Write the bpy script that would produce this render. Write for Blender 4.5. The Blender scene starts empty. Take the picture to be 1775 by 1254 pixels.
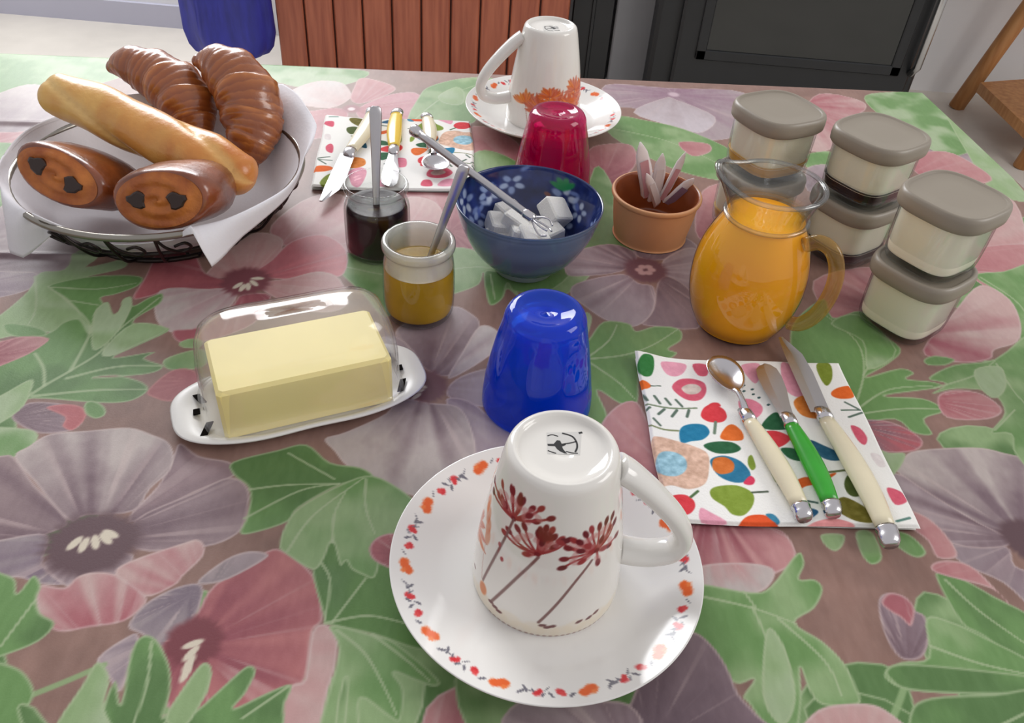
import bpy, math, random
import numpy as np
from mathutils import Vector, Matrix

SC = bpy.context.scene
COL = SC.collection
R_ = math.radians
random.seed(7)
RNG = np.random.default_rng(11)

# ------------------------------------------------------------------ camera
F_PX, PITCH, ROLL, CAM_H = 1446.67, 0.7025, -0.0853, 0.396
_fw = np.array([0, math.cos(PITCH), -math.sin(PITCH)])
_rt = np.array([1.0, 0, 0])
_dn = np.array([0, -math.sin(PITCH), -math.cos(PITCH)])
_c, _s = math.cos(ROLL), math.sin(ROLL)
CR = _c * _rt + _s * _dn
CD = -_s * _rt + _c * _dn
cam_d = bpy.data.cameras.new('camera')
cam_d.sensor_fit = 'HORIZONTAL'
cam_d.sensor_width = 36.0
cam_d.lens = 36.0 * F_PX / 1775.0
cam_d.clip_start = 0.02
cam = bpy.data.objects.new('camera', cam_d)
COL.objects.link(cam)
M = Matrix.Identity(4)
for i in range(3):
    M[i][0], M[i][1], M[i][2] = CR[i], -CD[i], -_fw[i]
M[2][3] = CAM_H
cam.matrix_world = M
SC.camera = cam


def at(u, v, z=0.0):
    """point of the plane at height z that stands at that place of the view (metres)"""
    d = _fw * F_PX + CR * (u - 887.5) + CD * (v - 627)
    return np.array([0, 0, CAM_H]) + d * ((z - CAM_H) / d[2])


def aty(u, v, y):
    d = _fw * F_PX + CR * (u - 887.5) + CD * (v - 627)
    return np.array([0, 0, CAM_H]) + d * (y / d[1])


# ------------------------------------------------------------------ light
SC.view_settings.view_transform = 'Standard'
SC.view_settings.look = 'None'
SC.view_settings.gamma = 1.0
SC.view_settings.use_curve_mapping = False
SC.view_settings.exposure = 0.1
world = bpy.data.worlds.new('room_light')
SC.world = world
world.use_nodes = True
world.node_tree.nodes['Background'].inputs[0].default_value = (0.95, 0.93, 0.96, 1)
world.node_tree.nodes['Background'].inputs[1].default_value = 0.60


def window_light(name, loc, target, sx, sy, power, col):
    l = bpy.data.lights.new(name, 'AREA')
    l.shape = 'RECTANGLE'
    l.size, l.size_y = sx, sy
    l.energy = power
    l.color = col
    o = bpy.data.objects.new(name, l)
    COL.objects.link(o)
    o.location = loc
    o.rotation_euler = (Vector(target) - Vector(loc)).to_track_quat('-Z', 'Y').to_euler()
    return o


window_light('daylight_back_window', (-1.15, 2.95, 1.15), (-0.75, 0.6, 0.0), 1.7, 1.4, 88, (0.97, 0.98, 1.0))
window_light('daylight_side_window', (2.3, 0.35, 1.3), (0.1, 0.6, 0.0), 1.2, 1.2, 24, (1.0, 0.98, 0.95))


# ------------------------------------------------------------------ helpers
def lin(c):
    c = np.asarray(c, float) / 255.0
    return np.where(c <= 0.04045, c / 12.92, ((c + 0.055) / 1.055) ** 2.4)


def L4(c):
    return tuple(float(x) for x in lin(c)) + (1.0,)


def mat(name, col=(200, 200, 200), rough=0.5, spec=0.5, metal=0.0, coat=0.0, attr=None, noise=0.0,
        nscale=40.0, bump=0.0, bscale=200.0, sss=0.0, col2=None, emit=None, coat_rough=0.1, stretch=None):
    m = bpy.data.materials.new(name)
    m.use_nodes = True
    nt = m.node_tree
    b = nt.nodes['Principled BSDF']
    b.inputs['Base Color'].default_value = L4(col)
    b.inputs['Roughness'].default_value = rough
    b.inputs['Specular IOR Level'].default_value = spec
    b.inputs['Metallic'].default_value = metal
    b.inputs['Coat Weight'].default_value = coat
    b.inputs['Coat Roughness'].default_value = coat_rough
    if sss:
        b.inputs['Subsurface Weight'].default_value = sss
        b.inputs['Subsurface Radius'].default_value = (0.01, 0.008, 0.005)
        b.inputs['Subsurface Scale'].default_value = 0.5
    tc = nt.nodes.new('ShaderNodeTexCoord')
    src = None
    if attr:
        a = nt.nodes.new('ShaderNodeVertexColor')
        a.layer_name = attr
        src = a.outputs['Color']
    if noise > 0 or col2 is not None:
        n = nt.nodes.new('ShaderNodeTexNoise')
        n.inputs['Scale'].default_value = nscale
        n.inputs['Detail'].default_value = 4
        if stretch:
            mp = nt.nodes.new('ShaderNodeMapping')
            mp.inputs['Scale'].default_value = stretch
            nt.links.new(tc.outputs['Object'], mp.inputs['Vector'])
            nt.links.new(mp.outputs['Vector'], n.inputs['Vector'])
        else:
            nt.links.new(tc.outputs['Object'], n.inputs['Vector'])
        if src is None:
            rp = nt.nodes.new('ShaderNodeValToRGB')
            ca = np.array(L4(col))
            cb = np.array(L4(col2)) if col2 is not None else ca * (1 - noise)
            cb[3] = 1
            rp.color_ramp.elements[0].position = 0.32
            rp.color_ramp.elements[1].position = 0.68
            rp.color_ramp.elements[0].color = cb
            rp.color_ramp.elements[1].color = ca
            nt.links.new(n.outputs['Fac'], rp.inputs['Fac'])
            src = rp.outputs['Color']
    if src is not None:
        nt.links.new(src, b.inputs['Base Color'])
    if bump > 0:
        n2 = nt.nodes.new('ShaderNodeTexNoise')
        n2.inputs['Scale'].default_value = bscale
        n2.inputs['Detail'].default_value = 3
        nt.links.new(tc.outputs['Object'], n2.inputs['Vector'])
        bp = nt.nodes.new('ShaderNodeBump')
        bp.inputs['Strength'].default_value = bump
        bp.inputs['Distance'].default_value = 0.002
        nt.links.new(n2.outputs['Fac'], bp.inputs['Height'])
        nt.links.new(bp.outputs['Normal'], b.inputs['Normal'])
    if emit:
        b.inputs['Emission Color'].default_value = L4(emit[0])
        b.inputs['Emission Strength'].default_value = emit[1]
    return m


def glass(name, tint=(255, 255, 255), gloss=1.0, ior=1.45, rough=0.02, haze=0.0, hazecol=(230, 230, 230), refr=0.0, edge=None):
    m = bpy.data.materials.new(name)
    m.use_nodes = True
    nt = m.node_tree
    nt.nodes.remove(nt.nodes['Principled BSDF'])
    out = nt.nodes['Material Output']
    tr = nt.nodes.new('ShaderNodeBsdfTransparent')
    tr.inputs[0].default_value = L4(tint)
    body = tr.outputs[0]
    if edge is not None:      # longer way through the wall where it is seen edge-on
        lw0 = nt.nodes.new('ShaderNodeLayerWeight')
        lw0.inputs['Blend'].default_value = 0.5
        p0 = nt.nodes.new('ShaderNodeMath')
        p0.operation = 'POWER'
        p0.inputs[1].default_value = 2.2
        nt.links.new(lw0.outputs['Facing'], p0.inputs[0])
        cm = nt.nodes.new('ShaderNodeMix')
        cm.data_type = 'RGBA'
        cm.inputs[6].default_value = L4(tint)
        cm.inputs[7].default_value = L4(edge)
        nt.links.new(p0.outputs[0], cm.inputs[0])
        nt.links.new(cm.outputs[2], tr.inputs[0])
    if refr > 0:
        rf = nt.nodes.new('ShaderNodeBsdfRefraction')
        rf.inputs[0].default_value = L4(tint)
        rf.inputs['IOR'].default_value = ior
        rf.inputs['Roughness'].default_value = 0.0
        mr = nt.nodes.new('ShaderNodeMixShader')
        mr.inputs[0].default_value = refr
        nt.links.new(body, mr.inputs[1])
        nt.links.new(rf.outputs[0], mr.inputs[2])
        body = mr.outputs[0]
    if haze > 0:
        df = nt.nodes.new('ShaderNodeBsdfDiffuse')
        df.inputs[0].default_value = L4(hazecol)
        mh = nt.nodes.new('ShaderNodeMixShader')
        mh.inputs[0].default_value = haze
        nt.links.new(body, mh.inputs[1])
        nt.links.new(df.outputs[0], mh.inputs[2])
        body = mh.outputs[0]
    gl = nt.nodes.new('ShaderNodeBsdfGlossy')
    gl.inputs['Roughness'].default_value = rough
    lw = nt.nodes.new('ShaderNodeLayerWeight')
    lw.inputs['Blend'].default_value = 0.5
    pw = nt.nodes.new('ShaderNodeMath')
    pw.operation = 'POWER'
    pw.inputs[1].default_value = 4.0
    nt.links.new(lw.outputs['Facing'], pw.inputs[0])
    f0 = ((ior - 1) / (ior + 1)) ** 2
    mu = nt.nodes.new('ShaderNodeMath')
    mu.operation = 'MULTIPLY_ADD'
    mu.inputs[1].default_value = (0.75 - f0) * gloss
    mu.inputs[2].default_value = f0 * gloss
    nt.links.new(pw.outputs[0], mu.inputs[0])
    mx = nt.nodes.new('ShaderNodeMixShader')
    nt.links.new(mu.outputs[0], mx.inputs[0])
    nt.links.new(body, mx.inputs[1])
    nt.links.new(gl.outputs[0], mx.inputs[2])
    nt.links.new(mx.outputs[0], out.inputs['Surface'])
    return m


def mk(name, verts, faces, m, parent=None, smooth=True, cols=None, loc=None):
    me = bpy.data.meshes.new(name)
    me.from_pydata([tuple(map(float, v)) for v in verts], [], [tuple(f) for f in faces])
    return finish(name, me, m, parent, smooth, cols, loc)


def finish(name, me, m, parent=None, smooth=True, cols=None, loc=None):
    if smooth:
        me.polygons.foreach_set('use_smooth', np.ones(len(me.polygons), bool))
    if cols is not None:
        a = me.color_attributes.new('print', 'FLOAT_COLOR', 'POINT')
        rgba = np.ones((len(me.vertices), 4), np.float32)
        rgba[:, :3] = cols
        a.data.foreach_set('color', rgba.ravel())
    me.materials.append(m)
    me.update()
    o = bpy.data.objects.new(name, me)
    COL.objects.link(o)
    if parent is not None:
        o.parent = parent
    if loc is not None:
        o.location = loc
    return o


def grid_mesh(name, P, wrap_u=False):
    """P: array [nv, nu, 3] -> mesh (fast)"""
    nv, nu = P.shape[:2]
    idx = np.arange(nv * nu).reshape(nv, nu)
    if wrap_u:
        a = idx[:-1, :]
        b = np.roll(idx, -1, 1)[:-1, :]
        c = np.roll(idx, -1, 1)[1:, :]
        d = idx[1:, :]
    else:
        a, b, c, d = idx[:-1, :-1], idx[:-1, 1:], idx[1:, 1:], idx[1:, :-1]
    q = np.stack([a, b, c, d], -1).reshape(-1, 4).astype(np.int32)
    me = bpy.data.meshes.new(name)
    me.vertices.add(nv * nu)
    me.vertices.foreach_set('co', P.reshape(-1).astype(np.float32))
    n = len(q)
    me.loops.add(n * 4)
    me.loops.foreach_set('vertex_index', q.ravel())
    me.polygons.add(n)
    me.polygons.foreach_set('loop_start', np.arange(n, dtype=np.int32) * 4)
    me.update(calc_edges=True)
    return me


def lathe(name, prof, m, parent=None, n=64, cols=None, loc=None, shape=None, smooth=True):
    """prof list of (r,z); poles closed when r==0.  shape(theta) scales the radius"""
    prof = np.array(prof, float)
    th = np.linspace(0, 2 * math.pi, n, endpoint=False)
    k = np.ones(n) if shape is None else shape(th)
    r = np.maximum(prof[:, 0], 1e-5)[:, None] * k[None, :]
    P = np.stack([r * np.cos(th), r * np.sin(th), np.repeat(prof[:, 1][:, None], n, 1)], -1)
    me = grid_mesh(name, P, True)
    return finish(name, me, m, parent, smooth, cols, loc)


def spline(pts, n=8, closed=False):
    pts = np.array(pts, float)
    N = len(pts)
    out = []
    rng = range(N if closed else N - 1)
    for i in rng:
        p0 = pts[(i - 1) % N] if closed else pts[max(i - 1, 0)]
        p1 = pts[i]
        p2 = pts[(i + 1) % N] if closed else pts[i + 1]
        p3 = pts[(i + 2) % N] if closed else pts[min(i + 2, N - 1)]
        for t in np.linspace(0, 1, n, endpoint=False):
            out.append(0.5 * ((2 * p1) + (-p0 + p2) * t + (2 * p0 - 5 * p1 + 4 * p2 - p3) * t * t
                              + (-p0 + 3 * p1 - 3 * p2 + p3) * t ** 3))
    if not closed:
        out.append(pts[-1])
    return np.array(out)


def loft_rings(rings, cap=True, closed=False):
    V, Fc = [], []
    n = len(rings[0])
    for r in rings:
        V += [tuple(p) for p in r]
    K = len(rings)
    for i in range(K if closed else K - 1):
        j = (i + 1) % K
        for a in range(n):
            b = (a + 1) % n
            Fc.append((i * n + a, i * n + b, j * n + b, j * n + a))
    if cap and not closed:
        Fc.append(tuple(range(n - 1, -1, -1)))
        Fc.append(tuple(range((K - 1) * n, K * n)))
    return V, Fc


def tube_geo(path, rad, n=8, closed=False, flat=1.0, up=None):
    """path [k,3], rad float or list; flat scales the second axis"""
    path = np.array(path, float)
    K = len(path)
    rad = np.full(K, rad) if np.isscalar(rad) else np.array(rad, float)
    rings = []
    prev = None
    for i in range(K):
        if closed:
            t = path[(i + 1) % K] - path[i - 1]
        else:
            t = path[min(i + 1, K - 1)] - path[max(i - 1, 0)]
        t = t / (np.linalg.norm(t) + 1e-12)
        if up is not None:
            a = np.array(up, float)
        elif prev is None:
            a = np.array([0, 0, 1.0]) if abs(t[2]) < 0.9 else np.array([1.0, 0, 0])
        else:
            a = prev
        b = np.cross(t, a)
        b /= np.linalg.norm(b) + 1e-12
        a = np.cross(b, t)
        prev = a
        ring = [path[i] + rad[i] * (math.cos(q) * b + flat * math.sin(q) * a)
                for q in np.linspace(0, 2 * math.pi, n, endpoint=False)]
        rings.append(ring)
    return loft_rings(rings, True, closed)


def tube(name, path, rad, m, parent=None, n=8, closed=False, flat=1.0, up=None):
    V, Fc = tube_geo(path, rad, n, closed, flat, up)
    return mk(name, V, Fc, m, parent)


def box_geo(c, s, bev=0.0):
    cx, cy, cz = c
    hx, hy, hz = s[0] / 2, s[1] / 2, s[2] / 2
    if bev <= 0:
        V = [(cx + a * hx, cy + b * hy, cz + d * hz) for d in (-1, 1) for a, b in ((-1, -1), (1, -1), (1, 1), (-1, 1))]
        Fc = [(3, 2, 1, 0), (4, 5, 6, 7), (0, 1, 5, 4), (1, 2, 6, 5), (2, 3, 7, 6), (3, 0, 4, 7)]
        return V, Fc
    rings = []
    k = bev
    for z, ins in ((-hz, k), (-hz + k, 0), (hz - k, 0), (hz, k)):
        x, y = hx - ins, hy - ins
        q = k
        rings.append([(cx + a, cy + b, cz + z) for a, b in
                      ((-x + q, -y), (x - q, -y), (x, -y + q), (x, y - q), (x - q, y), (-x + q, y), (-x, y - q), (-x, -y + q))])
    return loft_rings(rings)


def box(name, c, s, m, parent=None, bev=0.0):
    V, Fc = box_geo(c, s, bev)
    return mk(name, V, Fc, m, parent, smooth=False)


def join(geos):
    V, Fc = [], []
    for v, f in geos:
        o = len(V)
        V += list(v)
        Fc += [tuple(i + o for i in q) for q in f]
    return V, Fc


def thing(name, label, cat, loc=(0, 0, 0), rz=0.0, group=None):
    o = bpy.data.objects.new(name, None)
    COL.objects.link(o)
    o.empty_display_size = 0.02
    o.location = tuple(float(x) for x in loc)
    o.rotation_euler = (0, 0, rz)
    return tag(o, label, cat, group)


def tag(o, label, cat, group=None):
    o['label'] = label
    o['category'] = cat
    if group:
        o['group'] = group
    return o


def struct(o, label=None):
    o['kind'] = 'structure'
    if label:
        o['label'] = label
    return o


def dup(root, loc, rz, label, group=None):
    def cp(o, par):
        c = o.copy()
        COL.objects.link(c)
        c.parent = par
        for ch in o.children:
            cp(ch, c)
        return c
    r = cp(root, None)
    r.location = tuple(float(x) for x in loc)
    r.rotation_euler = (0, 0, rz)
    r['label'] = label
    if group:
        r['group'] = group
    return r


class Noise2:
    def __init__(self, seed, n=256):
        self.t = np.random.default_rng(seed).random((n, n))
        self.n = n

    def __call__(self, x, y):
        xi, yi = np.floor(x).astype(int), np.floor(y).astype(int)
        fx, fy = x - xi, y - yi
        fx, fy = fx * fx * (3 - 2 * fx), fy * fy * (3 - 2 * fy)
        n, t = self.n, self.t
        a = t[yi % n, xi % n] * (1 - fx) + t[yi % n, (xi + 1) % n] * fx
        b = t[(yi + 1) % n, xi % n] * (1 - fx) + t[(yi + 1) % n, (xi + 1) % n] * fx
        return a * (1 - fy) + b * fy


N2 = Noise2(3)


def fbm(x, y):
    return (N2(x, y) * 0.55 + N2(x * 2.1 + 7, y * 2.1) * 0.3 + N2(x * 4.3, y * 4.3 + 5) * 0.15)


def sstep(x, a, b):
    t = np.clip((x - a) / (b - a), 0, 1)
    return t * t * (3 - 2 * t)


def poly_dist(x, y, poly):
    """signed distance (>0 inside)"""
    inside = np.zeros(x.shape, bool)
    d2 = np.full(x.shape, 1e9)
    n = len(poly)
    for i in range(n):
        x1, y1 = poly[i]
        x2, y2 = poly[(i + 1) % n]
        dx, dy = x2 - x1, y2 - y1
        ll = dx * dx + dy * dy
        if ll < 1e-16:
            continue
        t = np.clip(((x - x1) * dx + (y - y1) * dy) / ll, 0, 1)
        d2 = np.minimum(d2, (x - x1 - t * dx) ** 2 + (y - y1 - t * dy) ** 2)
        if abs(dy) > 1e-14:
            cond = (y1 > y) != (y2 > y)
            xc = x1 + (y - y1) * dx / dy
            inside ^= cond & (x < xc)
    d = np.sqrt(d2)
    return np.where(inside, d, -d)


def line_dist(x, y, pl):
    d2 = np.full(x.shape, 1e9)
    for i in range(len(pl) - 1):
        x1, y1 = pl[i]
        x2, y2 = pl[i + 1]
        dx, dy = x2 - x1, y2 - y1
        ll = dx * dx + dy * dy + 1e-16
        t = np.clip(((x - x1) * dx + (y - y1) * dy) / ll, 0, 1)
        d2 = np.minimum(d2, (x - x1 - t * dx) ** 2 + (y - y1 - t * dy) ** 2)
    return np.sqrt(d2)


class Canvas:
    """print laid on a cloth: colours at the points of a (possibly uneven) grid of metres"""

    def __init__(self, xs, ys, base, conv):
        self.xs, self.ys, self.conv = xs, ys, conv
        self.X, self.Y = np.meshgrid(xs, ys)
        self.C = np.empty(self.X.shape + (3,))
        self.C[:] = base

    def win(self, lo, hi, pad):
        i0, i1 = np.searchsorted(self.xs, [lo[0] - pad, hi[0] + pad])
        j0, j1 = np.searchsorted(self.ys, [lo[1] - pad, hi[1] + pad])
        return slice(j0, j1), slice(i0, i1)

    def fill(self, pts, fn, feather=0.0012, smooth=4):
        P = np.array([self.conv(p) for p in pts])
        if smooth:
            P = spline(P, smooth, True)
        w = self.win(P.min(0), P.max(0), 0.003)
        x, y = self.X[w], self.Y[w]
        if x.size == 0:
            return
        d = poly_dist(x, y, P)
        a = sstep(d, -feather / 2, feather / 2)
        c = np.empty(x.shape + (3,))
        c[:] = fn(x, y, d)
        self.C[w] = self.C[w] * (1 - a[..., None]) + c * a[..., None]

    def stroke(self, pts, w0, col, alpha=1.0, smooth=6, w1=None):
        P = np.array([self.conv(p) for p in pts])
        if smooth and len(P) > 2:
            P = spline(P, smooth)
        w = self.win(P.min(0), P.max(0), w0 * 2)
        x, y = self.X[w], self.Y[w]
        if x.size == 0:
            return
        if w1 is None:
            d = line_dist(x, y, P)
            a = sstep(-d, -w0 * 1.25, -w0 * 0.5) * alpha
        else:
            a = np.zeros(x.shape)
            K = len(P) - 1
            for i in range(K):
                ww = w0 + (w1 - w0) * (i + 0.5) / K
                a = np.maximum(a, sstep(-line_dist(x, y, P[i:i + 2]), -ww * 1.25, -ww * 0.5))
            a = a * alpha
        self.C[w] = self.C[w] * (1 - a[..., None]) + np.array(col, float) * a[..., None]

    def ellipse(self, c, rx, ry, ang, col, feather=0.3, rough=0.0, alpha=1.0):
        """c in source coordinates, radii in metres"""
        c = self.conv(c)
        R = max(rx, ry) * 1.5
        w = self.win((c[0] - R, c[1] - R), (c[0] + R, c[1] + R), 0)
        x, y = self.X[w] - c[0], self.Y[w] - c[1]
        if x.size == 0:
            return
        ca, sa = math.cos(ang), math.sin(ang)
        q = np.hypot((x * ca + y * sa) / rx, (-x * sa + y * ca) / ry)
        if rough:
            th = np.arctan2(y, x)
            q = q * (1 + rough * (N2(th * 9 + 40, q * 0 + c[0] * 91) - 0.5) * 2)
        a = (1 - sstep(q, 1 - feather, 1 + feather * 0.3)) * alpha
        self.C[w] = self.C[w] * (1 - a[..., None]) + np.array(col, float) * a[..., None]


# ------------------------------------------------------------------ the setting
FLOOR_Z = -0.75
floor_m = mat('floor_tile', (216, 210, 200), 0.45, noise=0.12, nscale=6)
wall_m = mat('plaster_wall', (236, 236, 236), 0.8, noise=0.05, nscale=3, bump=0.1, bscale=60)
struct(mk('floor', [(-5, -3, FLOOR_Z), (5, -3, FLOOR_Z), (5, 3.12, FLOOR_Z), (-5, 3.12, FLOOR_Z)], [(0, 1, 2, 3)], floor_m, smooth=False),
       'pale beige tiled floor')
struct(box('wall_back', (0, 3.17, 0.5), (10, 0.1, 2.5), wall_m), 'white plastered wall behind the stove and cupboard')
struct(box('baseboard_back', (-3.0, 3.112, FLOOR_Z + 0.04), (4.0, 0.016, 0.08), mat('skirting', (190, 190, 205), 0.5)),
       'pale grey skirting along the white wall')

# --- table under the cloth
TA = math.atan2(1.0719 - 0.9465, 0.496 + 0.6288)      # direction of the far edge
CT, ST = math.cos(TA), math.sin(TA)
T_O = np.array([0.497, 1.0725])                       # far right corner


def to_tab(p):
    d = np.asarray(p)[:2] - T_O
    return np.array([d[0] * CT + d[1] * ST, -d[0] * ST + d[1] * CT])


def from_tab(s, t):
    return T_O[0] + s * CT - t * ST, T_O[1] + s * ST + t * CT


TW, TD = 1.62, 1.12
wood = mat('table_wood', (150, 105, 70), 0.5, noise=0.3, nscale=8, stretch=(1, 12, 12))
tbl = thing('dining_table', 'wooden dining table hidden under the flowered cloth', 'table',
            tuple(from_tab(-TW / 2, -TD / 2)) + (FLOOR_Z,), TA)
box('tabletop', (0, 0, 0.73), (TW - 0.004, TD - 0.004, 0.03), wood, tbl)
for sx in (-1, 1):
    for sy in (-1, 1):
        V, Fc = loft_rings([[(sx * (TW / 2 - 0.07) + a * w, sy * (TD / 2 - 0.07) + b * w, z) for a, b in ((-1, -1), (1, -1), (1, 1), (-1, 1))]
                            for z, w in ((0, 0.02), (0.35, 0.026), (0.716, 0.033))])
        mk('leg', V, Fc, wood, tbl, smooth=False)

# ------------------------------------------------------------------ the flowered cloth (printed colours on a fine grid)
def nonuni(stops):
    out = []
    for a, b, st in stops:
        n = max(1, int(round((b - a) / st)))
        out.append(np.linspace(a, b, n, endpoint=False))
    out.append([stops[-1][1]])
    return np.concatenate(out)


# s runs along the far edge (0 at the right corner), t towards the back (0 at the far edge)
gs = nonuni([(-TW - 0.16, -TW, 0.02), (-TW, -1.19, 0.006), (-1.19, -1.0, 0.0016), (-1.0, 0.0, 0.00105), (0.0, 0.16, 0.01)])
gt = nonuni([(-TD - 0.16, -TD, 0.02), (-TD, -0.86, 0.005), (-0.86, -0.58, 0.00085), (-0.58, -0.3, 0.0013), (-0.3, 0.0, 0.0021), (0.0, 0.16, 0.01)])
cv = Canvas(gs, gt, (129, 98, 88), lambda p: to_tab(at(p[0], p[1])))
GX, GY = cv.X, cv.Y
weave = fbm(GX * 55, GY * 55)
cv.C += ((weave - 0.5) * 26)[..., None] * np.array([1, .8, .7])
cv.C += ((fbm(GX * 320, GY * 90) - 0.5) * 14)[..., None]

EDGE_G = (160, 176, 138)
EDGE_P = (196, 176, 172)


def petal(pts, focus, cin, cout, streak=0.5, edge=EDGE_P, k=9.0, seed=0, power=1.0, ew=0.0013):
    f = cv.conv(focus)
    Q = np.array([cv.conv(p) for p in pts])
    rmax = np.hypot(Q[:, 0] - f[0], Q[:, 1] - f[1]).max()
    cin, cout, ed = np.array(cin, float), np.array(cout, float), np.array(edge, float)

    def fn(x, y, d):
        dx, dy = x - f[0], y - f[1]
        r = np.hypot(dx, dy) / rmax
        th = np.arctan2(dy, dx)
        g = N2(th * k + seed * 3.7, np.full_like(th, seed * 1.31))
        g2 = N2(th * k * 1.9 + seed, np.full_like(th, 9.3 + seed))
        g3 = fbm(x * 70 + seed, y * 70)
        t = np.clip(r ** power + (g - 0.5) * streak * 1.1 + (g3 - 0.5) * 0.5, 0, 1)[..., None]
        c = cin * (1 - t) + cout * t
        ln = sstep(g2, 0.66, 0.86) * np.clip(1.25 - r, 0.2, 1) * sstep(r, 0.2, 0.45) * min(1.0, streak * 1.3)
        c = c * (1 - ln[..., None] * 0.55) + ed * ln[..., None] * 0.55
        c = c + ((fbm(x * 400, y * 150) - 0.5) * 12)[..., None]
        e = (1 - sstep(d, ew * 0.4, ew * 1.5))[..., None] * 0.55
        return c * (1 - e) + ed * e
    cv.fill(pts, fn)


def leaf(pts, c1, c2, veins=(), seed=0, edge=EDGE_G, vw=0.0011, vcol=None, smooth=4):
    c1, c2, ed = np.array(c1, float), np.array(c2, float), np.array(edge, float)

    def fn(x, y, d):
        g = fbm(x * 26 + seed * 2.3, y * 26 + seed)
        t = sstep(g, 0.34, 0.66)[..., None]
        c = c1 * (1 - t) + c2 * t
        c = c + ((fbm(x * 380, y * 120) - 0.5) * 13)[..., None]
        e = (1 - sstep(d, 0.0004, 0.0019))[..., None] * 0.75
        return c * (1 - e) + ed * e
    cv.fill(pts, fn, smooth=smooth)
    vc = np.array(EDGE_G if vcol is None else vcol, float)
    for v in veins:
        cv.stroke(v, vw, vc, 0.75, w1=vw * 0.5)


def ring(c, rx, ry, col, stamens=(), scol=(205, 195, 175), sr=(0.0042, 0.0019), focus=None, rough=0.09):
    cv.ellipse(c, rx, ry, 0, col, 0.28, rough)
    f = cv.conv(focus if focus else c)
    for s in stamens:
        q = cv.conv(s)
        cv.ellipse(s, sr[0], sr[1], math.atan2(q[1] - f[1], q[0] - f[0]), scol, 0.35)


GD, GM, GL, GP = (74, 110, 58), (94, 134, 74), (130, 158, 108), (150, 170, 132)
PD, PM, PL, PW = (104, 82, 90), (126, 106, 114), (158, 142, 146), (176, 164, 160)
RD, RM, RL, RP = (134, 66, 76), (158, 86, 94), (178, 126, 126), (184, 152, 148)
BD = (84, 60, 66)

# the print goes on where the view ends
for (x0, y0, sc_, kind, sd) in [(-420, 300, 1.0, 0, 90), (-520, 700, 1.0, 1, 91), (-300, 1000, .9, 0, 92), (-760, 470, 1, 1, 93), (700, 1480, 1.1, 1, 94), (1250, 1500, 1, 0, 95), (250, 1560, 1, 1, 96), (1900, 1450, .9, 1, 97),
                                ((.46, .66), None, .8, 1, 98), ((.43, .40), None, .9, 0, 99), ((.45, .20), None, .8, 1, 100), ((-.70, .88), None, 1, 0, 101), ((-.62, .62), None, .9, 1, 102),
                                ((-.85, .68), None, 1, 1, 103), ((-.95, .35), None, 1, 0, 104), ((-.45, .35), None, .7, 1, 105), ((.46, .92), None, .7, 0, 106)]:
    c0 = at(x0, y0) if y0 is not None else np.array(x0)
    save = cv.conv
    cv.conv = lambda p: to_tab(np.array([p[0], p[1], 0]))
    for a in range(7):
        q = a * 0.898 + sd
        pts = [(c0[0] + 0.085 * sc_ * r_ * math.cos(q + o_), c0[1] + 0.085 * sc_ * r_ * math.sin(q + o_)) for r_, o_ in ((1.3, -.25), (1.75, 0), (1.3, .25), (.3, 0.1), (.3, -.1))]
        leaf(pts, GD, GL, seed=sd + a)
    for a in range(5):
        q = a * 1.257 + sd
        pts = [(c0[0] + 0.07 * sc_ * r_ * math.cos(q + o_), c0[1] + 0.07 * sc_ * r_ * math.sin(q + o_)) for r_, o_ in ((.2, -.3), (.85, -.55), (1.1, -.25), (1.12, .2), (.85, .55), (.2, .3))]
        petal(pts, (c0[0], c0[1]), (PD, RD)[kind], (PL, RL)[kind], 0.8, seed=sd * 3 + a)
    ring((c0[0], c0[1]), 0.022, 0.022, (BD, (108, 48, 56))[kind])
    cv.conv = save

# far left corner
leaf([(-40, 92), (200, 100), (232, 122), (150, 150), (0, 175), (-60, 170)], GM, GL, seed=1)
petal([(-60, 190), (0, 160), (60, 145), (130, 165), (185, 210), (150, 262), (60, 240), (-60, 240)], (-20, 250), PM, PW, 0.5, seed=2)
petal([(-60, 235), (30, 228), (100, 226), (60, 290), (-10, 300), (-60, 290)], (-60, 260), RM, RP, seed=3)
leaf([(-40, 262), (30, 250), (38, 300), (20, 350), (-40, 390)], GM, GL, seed=2)
petal([(-40, 390), (60, 330), (180, 340), (240, 400), (180, 445), (20, 445), (-50, 450)], (-80, 430), PM, PW, 0.5, seed=4)
petal([(-50, 445), (60, 436), (130, 440), (126, 470), (60, 478), (0, 500), (-50, 505)], (-70, 470), PD, PL, 0.6, seed=5)
petal([(-50, 474), (40, 470), (66, 476), (52, 500), (0, 515), (-50, 520)], (-80, 500), (112, 92, 108), PL, 0.6, seed=6)
# strip between basket and far napkin
leaf([(440, 105), (560, 116), (640, 124), (600, 146), (520, 150), (480, 142), (430, 140)], GM, GP, seed=3)
petal([(519, 149), (557, 139), (593, 143), (608, 160), (606, 171), (574, 186), (519, 180), (495, 165)], (610, 188), RP, (190, 182, 178), 0.3, seed=7)
petal([(490, 190), (533, 192), (583, 186), (604, 198), (580, 228), (548, 240), (500, 235)], (610, 188), RM, RL, 0.6, seed=8)
petal([(608, 172), (614, 150), (628, 134), (677, 146), (682, 158), (630, 178)], (610, 188), RM, RL, 0.5, seed=9)
petal([(622, 186), (680, 162), (728, 164), (716, 213), (664, 216), (625, 205)], (610, 188), RM, (186, 132, 140), 0.6, seed=10)
cv.ellipse((610, 188), 0.012, 0.012, 0, RD, 0.5)
cv.ellipse((609, 188), 0.0045, 0.0045, 0, (215, 195, 195), 0.3)
leaf([(726, 168), (745, 149), (800, 135), (850, 134), (880, 150), (840, 186), (810, 216), (711, 213)], GM, GL, [[(715, 210), (765, 170), (830, 145)]], seed=4)
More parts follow.
